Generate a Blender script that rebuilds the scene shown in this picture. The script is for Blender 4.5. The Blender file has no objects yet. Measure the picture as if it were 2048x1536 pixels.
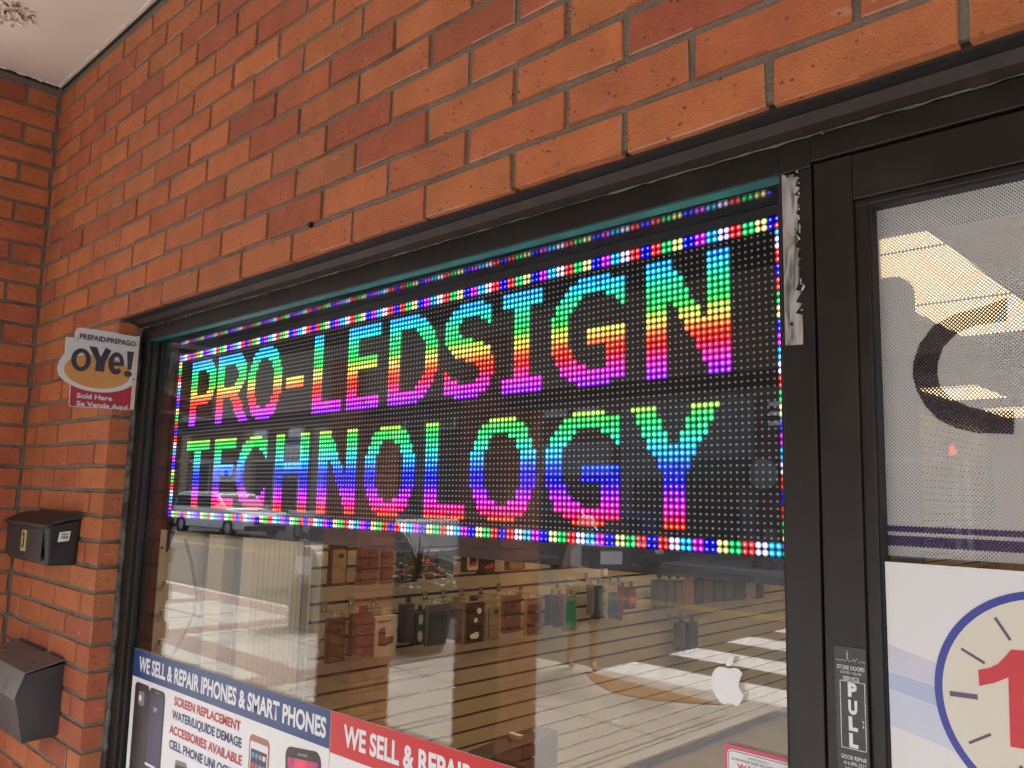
import bpy, bmesh, math, random
from mathutils import Vector, Matrix
random.seed(7)
S = bpy.context.scene
COL = S.collection
R_ = math.radians

# ---------------------------------------------------------------- camera
cam = bpy.data.cameras.new('camera')
cam.sensor_width = 36.0
cam.lens = 1647.758 / 2048.0 * 36.0
cam.clip_start = 0.02
cam.clip_end = 3000
co = bpy.data.objects.new('camera', cam)
COL.objects.link(co)
rt = Vector((0.72296417, 0.69044246, 0.02473891))
dn = Vector((-0.07341363, 0.11237785, -0.99094988))
fw = Vector((-0.68697398, 0.71460508, 0.13193305))
mw = Matrix((rt, -dn, -fw)).transposed().to_4x4()
mw.translation = Vector((0.51642017, -1.07425088, 1.70153912))
co.matrix_world = mw
S.camera = co

# ---------------------------------------------------------------- sky, sun, exposure
W = bpy.data.worlds.new('World')
S.world = W
W.use_nodes = True
wn = W.node_tree.nodes
wl = W.node_tree.links
bg = wn['Background']
sky = wn.new('ShaderNodeTexSky')
sky.sky_type = 'NISHITA'
sky.sun_disc = False
SUN_EL, SUN_ROT = 60.0, 172.0
sky.sun_elevation = R_(SUN_EL)
sky.sun_rotation = R_(SUN_ROT)
sky.dust_density = 4.0
hs = wn.new('ShaderNodeHueSaturation')
hs.inputs['Saturation'].default_value = 0.60
wl.new(sky.outputs[0], hs.inputs['Color'])
wl.new(hs.outputs[0], bg.inputs['Color'])
bg.inputs['Strength'].default_value = 0.15
sl = bpy.data.lights.new('sun', 'SUN')
sl.energy = 1.5
sl.angle = R_(25)
sl.color = (1.0, 0.975, 0.94)
so = bpy.data.objects.new('sun', sl)
COL.objects.link(so)
# direction the light comes from: high, from the street side
sd = Vector((math.sin(R_(SUN_ROT)) * math.cos(R_(SUN_EL)), math.cos(R_(SUN_ROT)) * math.cos(R_(SUN_EL)), math.sin(R_(SUN_EL))))
so.rotation_euler = sd.to_track_quat('Z', 'Y').to_euler()
so.location = (0, -8, 20)
S.view_settings.view_transform = 'Standard'
S.view_settings.look = 'None'
S.view_settings.exposure = 2.62
S.view_settings.gamma = 1.0
S.render.engine = 'CYCLES'
S.cycles.use_denoising = True
S.cycles.max_bounces = 10
S.cycles.diffuse_bounces = 5
S.cycles.transparent_max_bounces = 24
S.cycles.sample_clamp_indirect = 6.0

# ---------------------------------------------------------------- materials
MATS = {}
def nodes_of(name):
    m = bpy.data.materials.new(name)
    m.use_nodes = True
    nt = m.node_tree
    return m, nt, nt.nodes['Principled BSDF']

def M(name, col, rough=0.6, metal=0.0, var=0.12, scale=14.0, bump=0.0, bscale=60.0, spec=0.5, coat=0.0, stain=None, stain_scale=3.0, stain_lo=0.55, stain_hi=0.75, attr=False, emit=None, estr=0.0):
    """principled surface with a little procedural colour and relief"""
    if name in MATS: return MATS[name]
    m, nt, p = nodes_of(name)
    n, l = nt.nodes, nt.links
    tc = n.new('ShaderNodeTexCoord')
    nz = n.new('ShaderNodeTexNoise')
    nz.inputs['Scale'].default_value = scale
    nz.inputs['Detail'].default_value = 5
    l.new(tc.outputs['Object'], nz.inputs['Vector'])
    base = None
    if attr:
        at = n.new('ShaderNodeVertexColor'); at.layer_name = 'Col'
        base = at.outputs['Color']
    else:
        rgb = n.new('ShaderNodeRGB'); rgb.outputs[0].default_value = (*col, 1)
        base = rgb.outputs[0]
    mr = n.new('ShaderNodeMapRange')
    mr.inputs['To Min'].default_value = 1 - var
    mr.inputs['To Max'].default_value = 1 + var
    l.new(nz.outputs['Fac'], mr.inputs['Value'])
    mx = n.new('ShaderNodeVectorMath'); mx.operation = 'SCALE'
    l.new(base, mx.inputs[0]); l.new(mr.outputs[0], mx.inputs['Scale'])
    out = mx.outputs[0]
    if stain:
        n2 = n.new('ShaderNodeTexNoise'); n2.inputs['Scale'].default_value = stain_scale; n2.inputs['Detail'].default_value = 8
        l.new(tc.outputs['Object'], n2.inputs['Vector'])
        r2 = n.new('ShaderNodeMapRange'); r2.inputs['From Min'].default_value = stain_lo; r2.inputs['From Max'].default_value = stain_hi
        l.new(n2.outputs['Fac'], r2.inputs['Value'])
        mm = n.new('ShaderNodeMix'); mm.data_type = 'RGBA'
        l.new(r2.outputs[0], mm.inputs['Factor']); l.new(out, mm.inputs[6]); mm.inputs[7].default_value = (*stain, 1)
        out = mm.outputs[2]
    l.new(out, p.inputs['Base Color'])
    p.inputs['Roughness'].default_value = rough
    p.inputs['Metallic'].default_value = metal
    p.inputs['Specular IOR Level'].default_value = spec
    p.inputs['Coat Weight'].default_value = coat
    if bump > 0:
        nb = n.new('ShaderNodeTexNoise'); nb.inputs['Scale'].default_value = bscale; nb.inputs['Detail'].default_value = 6
        l.new(tc.outputs['Object'], nb.inputs['Vector'])
        bp = n.new('ShaderNodeBump'); bp.inputs['Strength'].default_value = bump; bp.inputs['Distance'].default_value = 0.01
        l.new(nb.outputs['Fac'], bp.inputs['Height']); l.new(bp.outputs[0], p.inputs['Normal'])
    if emit:
        p.inputs['Emission Color'].default_value = (*emit, 1); p.inputs['Emission Strength'].default_value = estr
    MATS[name] = m
    return m

def brick_material(name, speck=0.9, chalk=0.62):
    m, nt, p = nodes_of(name)
    n, l = nt.nodes, nt.links
    tc = n.new('ShaderNodeTexCoord')
    at = n.new('ShaderNodeVertexColor'); at.layer_name = 'Col'
    def noise(sc, det=6, vec=None, rough=0.5):
        z = n.new('ShaderNodeTexNoise'); z.inputs['Scale'].default_value = sc; z.inputs['Detail'].default_value = det; z.inputs['Roughness'].default_value = rough
        l.new(vec or tc.outputs['Object'], z.inputs['Vector']); return z.outputs['Fac']
    def ramp(f, a, b, lo=0., hi=1.):
        r = n.new('ShaderNodeMapRange'); r.inputs['From Min'].default_value = a; r.inputs['From Max'].default_value = b
        r.inputs['To Min'].default_value = lo; r.inputs['To Max'].default_value = hi
        l.new(f, r.inputs['Value']); return r.outputs[0]
    def mul(a, b):
        q = n.new('ShaderNodeMath'); q.operation = 'MULTIPLY'; l.new(a, q.inputs[0])
        if isinstance(b, float): q.inputs[1].default_value = b
        else: l.new(b, q.inputs[1])
        return q.outputs[0]
    def mix(f, a, b):
        q = n.new('ShaderNodeMix'); q.data_type = 'RGBA'; l.new(f, q.inputs['Factor']); l.new(a, q.inputs[6])
        if isinstance(b, tuple): q.inputs[7].default_value = (*b, 1)
        else: l.new(b, q.inputs[7])
        return q.outputs[2]
    sc = n.new('ShaderNodeVectorMath'); sc.operation = 'SCALE'
    l.new(at.outputs['Color'], sc.inputs[0]); l.new(ramp(noise(11, 8, None, .65), .3, .7, .80, 1.18), sc.inputs['Scale'])
    c = sc.outputs[0]
    c = mix(mul(ramp(noise(5, 5), .55, .75), .35), c, (.22, .105, .055))     # cloudy darker firing
    c = mix(mul(ramp(noise(260, 2), .68, .74), speck), c, (.055, .025, .018))  # iron specks
    vo = n.new('ShaderNodeTexVoronoi'); vo.inputs['Scale'].default_value = 70
    l.new(tc.outputs['Object'], vo.inputs['Vector'])
    c = mix(mul(mul(ramp(vo.outputs['Distance'], .21, .10), ramp(noise(18, 3), .46, .56)), speck), c, (.05, .022, .015))
    ch = n.new('ShaderNodeMapping'); ch.inputs['Scale'].default_value = (22, 22, 60); ch.inputs['Rotation'].default_value = (0.5, 0.6, 0.3)
    l.new(tc.outputs['Object'], ch.inputs['Vector'])
    scr = mul(ramp(noise(1.0, 7, ch.outputs[0], .7), .61, .71), ramp(noise(3.5, 3), .47, .58))
    c = mix(mul(scr, chalk), c, (.55, .42, .33))                             # mortar smears
    l.new(c, p.inputs['Base Color'])
    p.inputs['Roughness'].default_value = 0.62
    p.inputs['Specular IOR Level'].default_value = 0.35
    bp = n.new('ShaderNodeBump'); bp.inputs['Strength'].default_value = .6; bp.inputs['Distance'].default_value = .004
    ad = n.new('ShaderNodeMath'); ad.operation = 'ADD'
    l.new(noise(40, 8), ad.inputs[0]); l.new(noise(320, 3), ad.inputs[1])
    l.new(ad.outputs[0], bp.inputs['Height']); l.new(bp.outputs[0], p.inputs['Normal'])
    MATS[name] = m
    return m

def glass_material(name, r0=0.05, tint=(1, 1, 1), rough=0.0):
    m = bpy.data.materials.new(name); m.use_nodes = True
    nt = m.node_tree; n, l = nt.nodes, nt.links
    n.remove(n['Principled BSDF'])
    g = n.new('ShaderNodeNewGeometry')
    d = n.new('ShaderNodeVectorMath'); d.operation = 'DOT_PRODUCT'
    l.new(g.outputs['Normal'], d.inputs[0]); l.new(g.outputs['Incoming'], d.inputs[1])
    def mth(op, a, b=None):
        q = n.new('ShaderNodeMath'); q.operation = op
        for i, v in enumerate((a, b)):
            if v is None: continue
            if isinstance(v, (int, float)): q.inputs[i].default_value = v
            else: l.new(v, q.inputs[i])
        return q.outputs[0]
    ab = mth('ABSOLUTE', d.outputs['Value'])
    f = mth('ADD', mth('MULTIPLY', mth('POWER', mth('SUBTRACT', 1.0, ab), 5.0), 1 - r0), r0)   # Schlick
    t = n.new('ShaderNodeBsdfTransparent'); t.inputs['Color'].default_value = (*tint, 1)
    gl = n.new('ShaderNodeBsdfGlossy'); gl.inputs['Roughness'].default_value = rough
    mx = n.new('ShaderNodeMixShader')
    l.new(f, mx.inputs[0]); l.new(t.outputs[0], mx.inputs[1]); l.new(gl.outputs[0], mx.inputs[2])
    l.new(mx.outputs[0], n['Material Output'].inputs['Surface'])
    MATS[name] = m
    return m

def emit_attr_material(name, strength=1.0):
    m = bpy.data.materials.new(name); m.use_nodes = True
    nt = m.node_tree; n, l = nt.nodes, nt.links
    n.remove(n['Principled BSDF'])
    at = n.new('ShaderNodeVertexColor'); at.layer_name = 'Col'
    e = n.new('ShaderNodeEmission'); e.inputs['Strength'].default_value = strength
    l.new(at.outputs['Color'], e.inputs['Color'])
    l.new(e.outputs[0], n['Material Output'].inputs['Surface'])
    MATS[name] = m
    return m

def perforated_material(name, col, pitch=0.0027, hole=0.29, rough=0.35):
    """printed vinyl with a regular grid of punched holes"""
    m, nt, p = nodes_of(name)
    n, l = nt.nodes, nt.links
    p.inputs['Base Color'].default_value = (*col, 1); p.inputs['Roughness'].default_value = rough
    tc = n.new('ShaderNodeTexCoord')
    mp = n.new('ShaderNodeMapping'); mp.inputs['Rotation'].default_value = (R_(90), 0, 0)
    l.new(tc.outputs['Object'], mp.inputs['Vector'])
    m2 = n.new('ShaderNodeMapping'); m2.inputs['Rotation'].default_value = (0, 0, R_(45))
    l.new(mp.outputs[0], m2.inputs['Vector'])
    v = n.new('ShaderNodeTexVoronoi'); v.voronoi_dimensions = '2D'; v.inputs['Randomness'].default_value = 0.0; v.inputs['Scale'].default_value = 1 / pitch
    l.new(m2.outputs[0], v.inputs['Vector'])
    lt = n.new('ShaderNodeMath'); lt.operation = 'LESS_THAN'; lt.inputs[1].default_value = hole
    l.new(v.outputs['Distance'], lt.inputs[0])
    t = n.new('ShaderNodeBsdfTransparent')
    mx = n.new('ShaderNodeMixShader')
    l.new(lt.outputs[0], mx.inputs[0]); l.new(p.outputs[0], mx.inputs[1]); l.new(t.outputs[0], mx.inputs[2])
    l.new(mx.outputs[0], n['Material Output'].inputs['Surface'])
    MATS[name] = m
    return m

# ---------------------------------------------------------------- mesh helpers
class MB:
    def __init__(s): s.v = []; s.f = []; s.c = []; s.smooth = False
    def quad(s, a, b, c, d, col=None):
        i = len(s.v); s.v += [tuple(a), tuple(b), tuple(c), tuple(d)]; s.f.append((i, i+1, i+2, i+3)); s.c.append(col)
    def box(s, x0, x1, y0, y1, z0, z1, col=None):
        i = len(s.v)
        s.v += [(x0,y0,z0),(x1,y0,z0),(x1,y1,z0),(x0,y1,z0),(x0,y0,z1),(x1,y0,z1),(x1,y1,z1),(x0,y1,z1)]
        for q in ((0,3,2,1),(4,5,6,7),(0,1,5,4),(1,2,6,5),(2,3,7,6),(3,0,4,7)):
            s.f.append(tuple(i+k for k in q)); s.c.append(col)
        return s
    def prism(s, pts, axis, lo, hi, col=None):
        """2D outline extruded along axis ('x': pts=(y,z), 'y': pts=(x,z), 'z': pts=(x,y))"""
        def P3(p, t):
            return (t, p[0], p[1]) if axis == 'x' else ((p[0], t, p[1]) if axis == 'y' else (p[0], p[1], t))
        n = len(pts); i = len(s.v)
        s.v += [P3(p, lo) for p in pts] + [P3(p, hi) for p in pts]
        s.f.append(tuple(range(i, i+n))); s.c.append(col)
        s.f.append(tuple(range(i+2*n-1, i+n-1, -1))); s.c.append(col)
        for k in range(n):
            s.f.append((i+k, i+n+k, i+n+(k+1) % n, i+(k+1) % n)); s.c.append(col)
        return s
    def tube(s, path, r, sides=8, col=None, caps=True):
        path = [Vector(p) for p in path]; n = len(path); i0 = len(s.v)
        rs = r if isinstance(r, (list, tuple)) else [r]*n
        for k, p in enumerate(path):
            t = (path[min(k+1, n-1)] - path[max(k-1, 0)]).normalized()
            up = Vector((0, 0, 1)) if abs(t.z) < .9 else Vector((1, 0, 0))
            a = t.cross(up).normalized(); b = t.cross(a)
            for j in range(sides):
                w = 2*math.pi*j/sides
                s.v.append(tuple(p + a*math.cos(w)*rs[k] + b*math.sin(w)*rs[k]))
        for k in range(n-1):
            for j in range(sides):
                q = i0+k*sides
                s.f.append((q+j, q+(j+1) % sides, q+sides+(j+1) % sides, q+sides+j)); s.c.append(col)
        if caps:
            s.f.append(tuple(i0+j for j in range(sides))[::-1]); s.c.append(col)
            s.f.append(tuple(i0+(n-1)*sides+j for j in range(sides))); s.c.append(col)
        return s
    def cyl(s, c, axis, r, h, sides=20, col=None):
        a = {'x': Vector((1,0,0)), 'y': Vector((0,1,0)), 'z': Vector((0,0,1))}[axis]
        return s.tube([Vector(c)-a*h/2, Vector(c)+a*h/2], r, sides, col)
    def lathe(s, prof, c, sides=24, col=None):
        i0 = len(s.v); n = len(prof)
        for r, z in prof:
            for j in range(sides):
                w = 2*math.pi*j/sides; s.v.append((c[0]+r*math.cos(w), c[1]+r*math.sin(w), c[2]+z))
        for k in range(n-1):
            for j in range(sides):
                q = i0+k*sides; s.f.append((q+j, q+(j+1) % sides, q+sides+(j+1) % sides, q+sides+j)); s.c.append(col)
        return s
    def build(s, name, mat, parent=None, bevel=0.0, seg=2, smooth=False, loc=None):
        me = bpy.data.meshes.new(name)
        me.from_pydata(s.v, [], s.f); me.update()
        if any(c is not None for c in s.c):
            ca = me.color_attributes.new('Col', 'FLOAT_COLOR', 'CORNER')
            buf = []
            for poly, c in zip(me.polygons, s.c):
                if c is None: c = (1, 1, 1)
                if isinstance(c, list):
                    for k in range(poly.loop_total): buf += [*c[k], 1]
                else:
                    buf += [*c, 1]*poly.loop_total
            ca.data.foreach_set('color', buf)
        me.materials.append(mat)
        if smooth:
            for p in me.polygons: p.use_smooth = True
        o = bpy.data.objects.new(name, me); COL.objects.link(o)
        if parent: o.parent = parent
        if loc: o.location = loc
        if bevel > 0:
            b = o.modifiers.new('bevel', 'BEVEL'); b.width = bevel; b.segments = seg; b.limit_method = 'ANGLE'; b.angle_limit = R_(35)
        return o

def tag(o, label, cat, group=None):
    o['label'] = label; o['category'] = cat
    if group: o['group'] = group
    return o
def thing(name, label, cat, loc=(0, 0, 0), group=None, rot=(0, 0, 0)):
    o = bpy.data.objects.new(name, None); COL.objects.link(o)
    o.location = loc; o.rotation_euler = rot; o.empty_display_size = .05
    return tag(o, label, cat, group)
def struct(o):
    o['kind'] = 'structure'; return o

_cu = bpy.data.curves.new('cap', 'FONT'); _cu.body = 'H'
_ob = bpy.data.objects.new('cap_tmp', _cu); COL.objects.link(_ob)
_me = bpy.data.meshes.new_from_object(_ob.evaluated_get(bpy.context.evaluated_depsgraph_get()))
CAP = max(p.co.y for p in _me.vertices)
bpy.data.objects.remove(_ob); bpy.data.curves.remove(_cu); bpy.data.meshes.remove(_me)
def text(name, s, org, u, v, width, height, mat, parent=None, bold=0.0, ext=0.0004, shear=0.0, space=1.0):
    """lettering as a flat mesh: org = bottom left of the capitals, u/v = directions along and up"""
    cu = bpy.data.curves.new(name, 'FONT'); cu.body = s; cu.offset = bold; cu.space_character = space; cu.shear = shear
    cu.resolution_u = 4
    ob = bpy.data.objects.new(name + '_tmp', cu); COL.objects.link(ob)
    dg = bpy.context.evaluated_depsgraph_get()
    me = bpy.data.meshes.new_from_object(ob.evaluated_get(dg))
    bpy.data.objects.remove(ob); bpy.data.curves.remove(cu)
    xs = [p.co.x for p in me.vertices]; ys = [p.co.y for p in me.vertices]
    x0, x1 = min(xs), max(xs)
    # height of capitals in the built-in font, measured from the baseline
    cap = CAP
    u = Vector(u).normalized(); v = Vector(v).normalized(); nrm = u.cross(v)
    sx = width/(x1-x0); sy = height/cap
    for p in me.vertices:
        p.co = Vector(org) + u*(p.co.x-x0)*sx + v*p.co.y*sy + nrm*ext
    me.name = name
    me.materials.append(mat)
    o = bpy.data.objects.new(name, me); COL.objects.link(o)
    if parent: o.parent = parent
    return o

def arc(cx, cz, r, a0, a1, n=24):
    return [(cx+r*math.cos(R_(a0+(a1-a0)*k/n)), cz+r*math.sin(R_(a0+(a1-a0)*k/n))) for k in range(n+1)]
def rrect(x0, x1, z0, z1, r, n=5):
    return (arc(x1-r, z1-r, r, 0, 90, n) + arc(x0+r, z1-r, r, 90, 180, n) + arc(x0+r, z0+r, r, 180, 270, n) + arc(x1-r, z0+r, r, 270, 360, n))

YB, YF, YG, YD = -0.23, -0.165, -0.14, -0.15      # brick face, frame face, window glass, door glass
XC, XE = -2.4826, -1.784                          # inner corner, end of the brick pier
ZL, ZS = 2.1505, 3.047                            # underside of the brick over the window, soffit

# ---------------------------------------------------------------- material set
brickm = brick_material('fired_brick')
mortar = M('mortar', (.185, .152, .118), .95, var=.3, scale=30, bump=.6, bscale=180, stain=(.075, .06, .048), stain_scale=7)
bronze = M('dark_bronze_aluminium', (.0155, .012, .0095), .36, metal=.0, var=.25, scale=5, bump=.04, bscale=9, spec=.42, stain=(.028, .022, .018), stain_scale=11, stain_lo=.5)
_nt = bronze.node_tree; _n, _l = _nt.nodes, _nt.links; _p = _n['Principled BSDF']
_src = _p.inputs['Base Color'].links[0].from_socket
_tc = _n.new('ShaderNodeTexCoord'); _mp = _n.new('ShaderNodeMapping'); _mp.inputs['Scale'].default_value = (26, 26, 3.0); _mp.inputs['Rotation'].default_value = (0, .25, 0)
_l.new(_tc.outputs['Object'], _mp.inputs['Vector'])
_z = _n.new('ShaderNodeTexNoise'); _z.inputs['Scale'].default_value = 6; _z.inputs['Detail'].default_value = 9; _z.inputs['Roughness'].default_value = .75; _l.new(_mp.outputs[0], _z.inputs['Vector'])
_r = _n.new('ShaderNodeMapRange'); _r.inputs['From Min'].default_value = .66; _r.inputs['From Max'].default_value = .78; _r.inputs['To Max'].default_value = .55; _l.new(_z.outputs['Fac'], _r.inputs['Value'])
_m = _n.new('ShaderNodeMix'); _m.data_type = 'RGBA'; _l.new(_r.outputs[0], _m.inputs['Factor']); _l.new(_src, _m.inputs[6]); _m.inputs[7].default_value = (.11, .095, .08, 1)
_l.new(_m.outputs[2], _p.inputs['Base Color'])
_r2 = _n.new('ShaderNodeMapRange'); _r2.inputs['To Min'].default_value = .28; _r2.inputs['To Max'].default_value = .50; _l.new(_z.outputs['Fac'], _r2.inputs['Value']); _l.new(_r2.outputs[0], _p.inputs['Roughness'])
blackgasket = M('black_gasket', (.012, .011, .011), .6)
caulkm = M('old_caulk', (.14, .125, .11), .8, var=.4, scale=40, bump=.6, bscale=90, stain=(.05, .045, .04), stain_scale=26, stain_lo=.45, stain_hi=.6)
steelm = M('painted_steel', (.022, .018, .016), .55, var=.4, scale=25, bump=.3, bscale=60)
flashm = M('brown_flashing', (.026, .016, .012), .5, var=.4, scale=12, bump=.15, bscale=40, stain=(.05, .036, .026), stain_scale=20, stain_lo=.6)
soffitm = M('soffit_paint', (.71, .63, .55), .8, var=.05, scale=3, bump=.1, bscale=25, stain=(.62, .54, .46), stain_scale=2.2, stain_lo=.5, stain_hi=.75)
peelm = M('peeled_patch', (.40, .28, .20), .9, var=.3, scale=50)
flakem = M('paint_flake', (.72, .63, .55), .7)
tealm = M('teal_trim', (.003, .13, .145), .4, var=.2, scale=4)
glassm = glass_material('window_glass', .060)
blackpl = M('black_plastic', (.018, .018, .019), .42, var=.2, scale=30, bump=.08, bscale=300)
whitepl = M('white_plastic', (.72, .71, .69), .5, var=.05)
whitelam = M('white_laminate', (.78, .76, .72), .5, var=.04, scale=2)

# ---------------------------------------------------------------- brickwork
BC = [((.44, .140, .050), 8), ((.40, .120, .046), 8), ((.37, .098, .043), 5), ((.33, .084, .042), 4), ((.43, .140, .052), 3), ((.28, .068, .038), 1), ((.36, .122, .052), 2)]
BPOOL = [c for c, w in BC for _ in range(w)]
def brick_col(k=1.0):
    c = tuple(.74*a+.26*b for a, b in zip(random.choice(BPOOL), (.40, .118, .047))); g = random.uniform(.94, 1.07)*1.08*k
    return tuple(max(0, x*g*random.uniform(.97, 1.03)) for x in c)
def brick(mb, O, U, N, s0, s1, z0, z1, depth, col, b=.0018, j=.0013):
    O, U, N = Vector(O), Vector(U), Vector(N); Z = Vector((0, 0, 1))
    def q(s, z, d): return tuple(O + U*s + Z*z + N*d)
    r = lambda: random.uniform(-j, j)
    tw = random.uniform(-.0008, .0008)
    cs = [(s0+r(), z0+r()), (s1+r(), z0+r()), (s1+r(), z1+r()), (s0+r(), z1+r())]
    mid = [(.5*(s0+s1)+r(), z0+r()*1.3), (.5*(s0+s1)+r(), z1+r()*1.3)]
    ring = [cs[0], mid[0], cs[1], cs[2], mid[1], cs[3]]
    cx, cz = .5*(s0+s1), .5*(z0+z1)
    i = len(mb.v)
    for s, z in ring:                                     # front face, a little inside the outline
        mb.v.append(q(s + (b if s < cx-.01 else (-b if s > cx+.01 else 0)), z + (b if z < cz else -b), tw))
    for s, z in ring: mb.v.append(q(s, z, tw-b))
    for s, z in ring: mb.v.append(q(s, z, -depth))
    mb.f += [(i, i+1, i+4, i+5), (i+1, i+2, i+3, i+4)]; mb.c += [col, col]
    for a in (0, 6):
        for k in range(6):
            # arrises keep some pale mortar or are chipped darker
            t_ = random.random()
            ec = col if (a or t_ < .45) else (tuple(.45*x+.55*y for x, y in zip(col, (.40, .30, .23))) if t_ < .66 else tuple(x*.55 for x in col))
            mb.f.append((i+a+k, i+a+6+k, i+a+6+(k+1) % 6, i+a+(k+1) % 6)); mb.c.append(ec)
def edge_flip(mb): return mb

PIT, CRS, JT = .2037, .0673, .0104
wall = thing('brick_wall', 'orange red brick shopfront wall above the window and beside the mailboxes', 'wall', (0, YB, 0))
bb = MB()
ox = Vector((0, 0, 0))
def wall_row(mb, z0, xa, xb, phase, h=CRS-JT, k=1.0, end_depth=.058):
    n0 = math.floor((xa-phase)/PIT)
    for n in range(n0, n0+60):
        s0 = phase+n*PIT+JT/2; s1 = phase+(n+1)*PIT-JT/2
        if s1 <= xa+.012 or s0 >= xb-.004: continue
        s0 = max(s0, xa); s1 = min(s1, xb)
        if xb-s1 < .03 and xb == XE: s1 = xb
        brick(mb, (0, 0, 0), (1, 0, 0), (0, -1, 0), s0 + random.uniform(-.001, .001)*(s0 > xa), s1, z0, z0+h, end_depth, brick_col(k))
rows_up = 14
for n in range(rows_up):
    z = ZL + n*CRS
    if z + CRS - JT > ZS + .02: break
    wall_row(bb, z, XC+.004, 1.75, .1029 if n % 2 == 0 else .1029-PIT/2)
CL = .0662
for n in range(1, 33):
    z = ZL - n*CL
    if z < 0: break
    # pier: closers keep the bond at the window edge
    wall_row(bb, z, XC+.004, XE, XE+JT/2-PIT*(0 if n % 2 else .5) + .0, h=CL-JT)
    wall_row(bb, z, 1.045, 1.75, 1.045-JT/2-PIT*(0 if n % 2 else .5), h=CL-JT)
bo = bb.build('brickwork', brickm, wall)
mm = MB()
mm.box(XC-.2, 3.7, .0045, .07, ZL+.006, ZS)
mm.box(XC-.2, XE-.006, .0045, .064, 0, ZL+.006)
mm.box(1.047, 3.7, .0045, .3, 0, ZL+.006)
mo = mm.build('mortar_bed', mortar, wall)
# a small hole left by an old screw
hb = MB(); hb.cyl((-.853, .0, 2.213), 'y', .0055, .006, 10); hb.build('screw_hole', M('hole_black', (.01, .008, .007), .9), wall)

wing = thing('brick_wing_wall', 'narrow brick side wall meeting the shopfront at the left corner', 'wall', (XC, YB, 0))
wb = MB()
n = 0; z = ZL - 32*CL
zs = [ZL-k*CL for k in range(32, 0, -1)] + [ZL+k*CRS for k in range(rows_up)]
for n, z in enumerate(zs):
    if z < 0 or z + .055 > ZS+.02: continue
    off = 0.003 if n % 2 else .011
    phs = .0 if n % 2 else -PIT/2
    for k in range(-1, 5):
        s0 = k*PIT+phs+JT/2; s1 = s0+PIT-JT
        if s1 < .02 or s0 > .30: continue
        brick(wb, (0, 0, 0), (0, -1, 0), (1, 0, 0), max(s0, off), min(s1, .338), z, z+CRS-JT-.0006, .058, brick_col(.97), j=.0014)
wb.build('brickwork', brickm, wing)
wm = MB(); wm.box(-.22, -.0055, -.331, .05, 0, ZS); wm.build('mortar_bed', mortar, wing)

# ---------------------------------------------------------------- soffit with peeling paint
sf = tag(MB().box(-6, 4.5, -2.5, YB+.0, ZS, ZS+.35).build('soffit', soffitm), 'pale painted soffit over the shopfront with peeling paint at its edge', 'soffit')
pl = MB(); fl = MB()
for k in range(60):
    x = random.gauss(-2.085, .045); y = random.gauss(-.492, .026)
    r = random.uniform(.004, .016)
    pts = [(x+r*random.uniform(.5, 1.3)*math.cos(w), y+r*random.uniform(.3, .9)*math.sin(w)) for w in [i*math.pi/4 for i in range(8)]]
    pl.prism(pts, 'z', ZS-.0006, ZS+.001)
    if k % 2 == 0:
        for q in range(2):
            a = random.uniform(0, 6.3); l = random.uniform(.006, .02); w = random.uniform(.002, .006)
            u = Vector((math.cos(a), math.sin(a), 0)); t = Vector((-u.y, u.x, 0)); p = Vector((x, y, ZS-.0008))
            m1 = p+u*l*.6+Vector((0, 0, -l*.2)); m2 = p+u*l+Vector((0, 0, -l*random.uniform(.4, .9)))
            fl.quad(p-t*w, p+t*w, m1+t*w, m1-t*w); fl.quad(m1-t*w, m1+t*w, m2+t*w*.6, m2-t*w*.6)
pl.build('bare_patch', peelm, sf); fl.build('paint_flake', flakem, sf)
eg = MB(); ed = MB()
def ragged(mb, p0, p1, r, n, dz):
    pts = []; rr = []
    for i in range(n+1):
        p = Vector(p0).lerp(Vector(p1), i/n) + Vector((random.uniform(-1, 1), random.uniform(-1, 1), random.uniform(-1, 1)))*dz
        pts.append(p); rr.append(r*random.uniform(.5, 1.4))
    mb.tube(pts, rr, 6)
ragged(eg, (XC, YB-.012, ZS+.001), (1.3, YB-.012, ZS+.001), .0045, 160, .0022)
ragged(eg, (XC+.012, YB, ZS+.001), (XC+.012, -.57, ZS+.001), .0045, 40, .0022)
eg.build('ragged_paint_edge', flakem, sf)
ed.box(XC+.0, 1.35, YB-.0035, YB+.01, ZS-.005, ZS-.0004); ed.box(XC-.0, XC+.008, -.57, YB-.009, ZS-.007, ZS-.0004)
ed.build('dark_gap', M('gap_dark', (.03, .025, .02), .95, var=.5, scale=60), sf)

# ---------------------------------------------------------------- lintel, frame, glass
li = thing('steel_lintel', 'dark steel lintel and flashing between the brick and the window frame', 'lintel', (0, YB, ZL))
l1 = MB(); l1.box(XE-.10, 1.3, .012, .14, -.0045, .008); l1.build('steel_angle', steelm, li)
l2 = MB(); l2.prism([(.034, -.0055), (.045, -.0155), (.058, -.0195), (.0635, -.020), (.0635, -.0052)], 'x', XE-.04, 1.3); l2.build('flashing', flashm, li)
l3 = MB(); ragged(l3, (XE-.03, .0625, -.0205), (1.3, .0625, -.0205), .0016, 240, .0007); l3.build('caulk_line', caulkm, li)
l5 = MB()
for k in range(26):
    x = random.choice([random.uniform(-1.75, 1.2), random.uniform(-1.78, -1.5)]); r = random.uniform(.001, .0035)
    l5.tube([(x, .06, -.021), (x+random.uniform(-.004, .004), .0605, -.021-r*random.uniform(.5, 2.5))], [r, r*.4], 6)
l5.build('caulk_lumps', caulkm, li)

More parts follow.
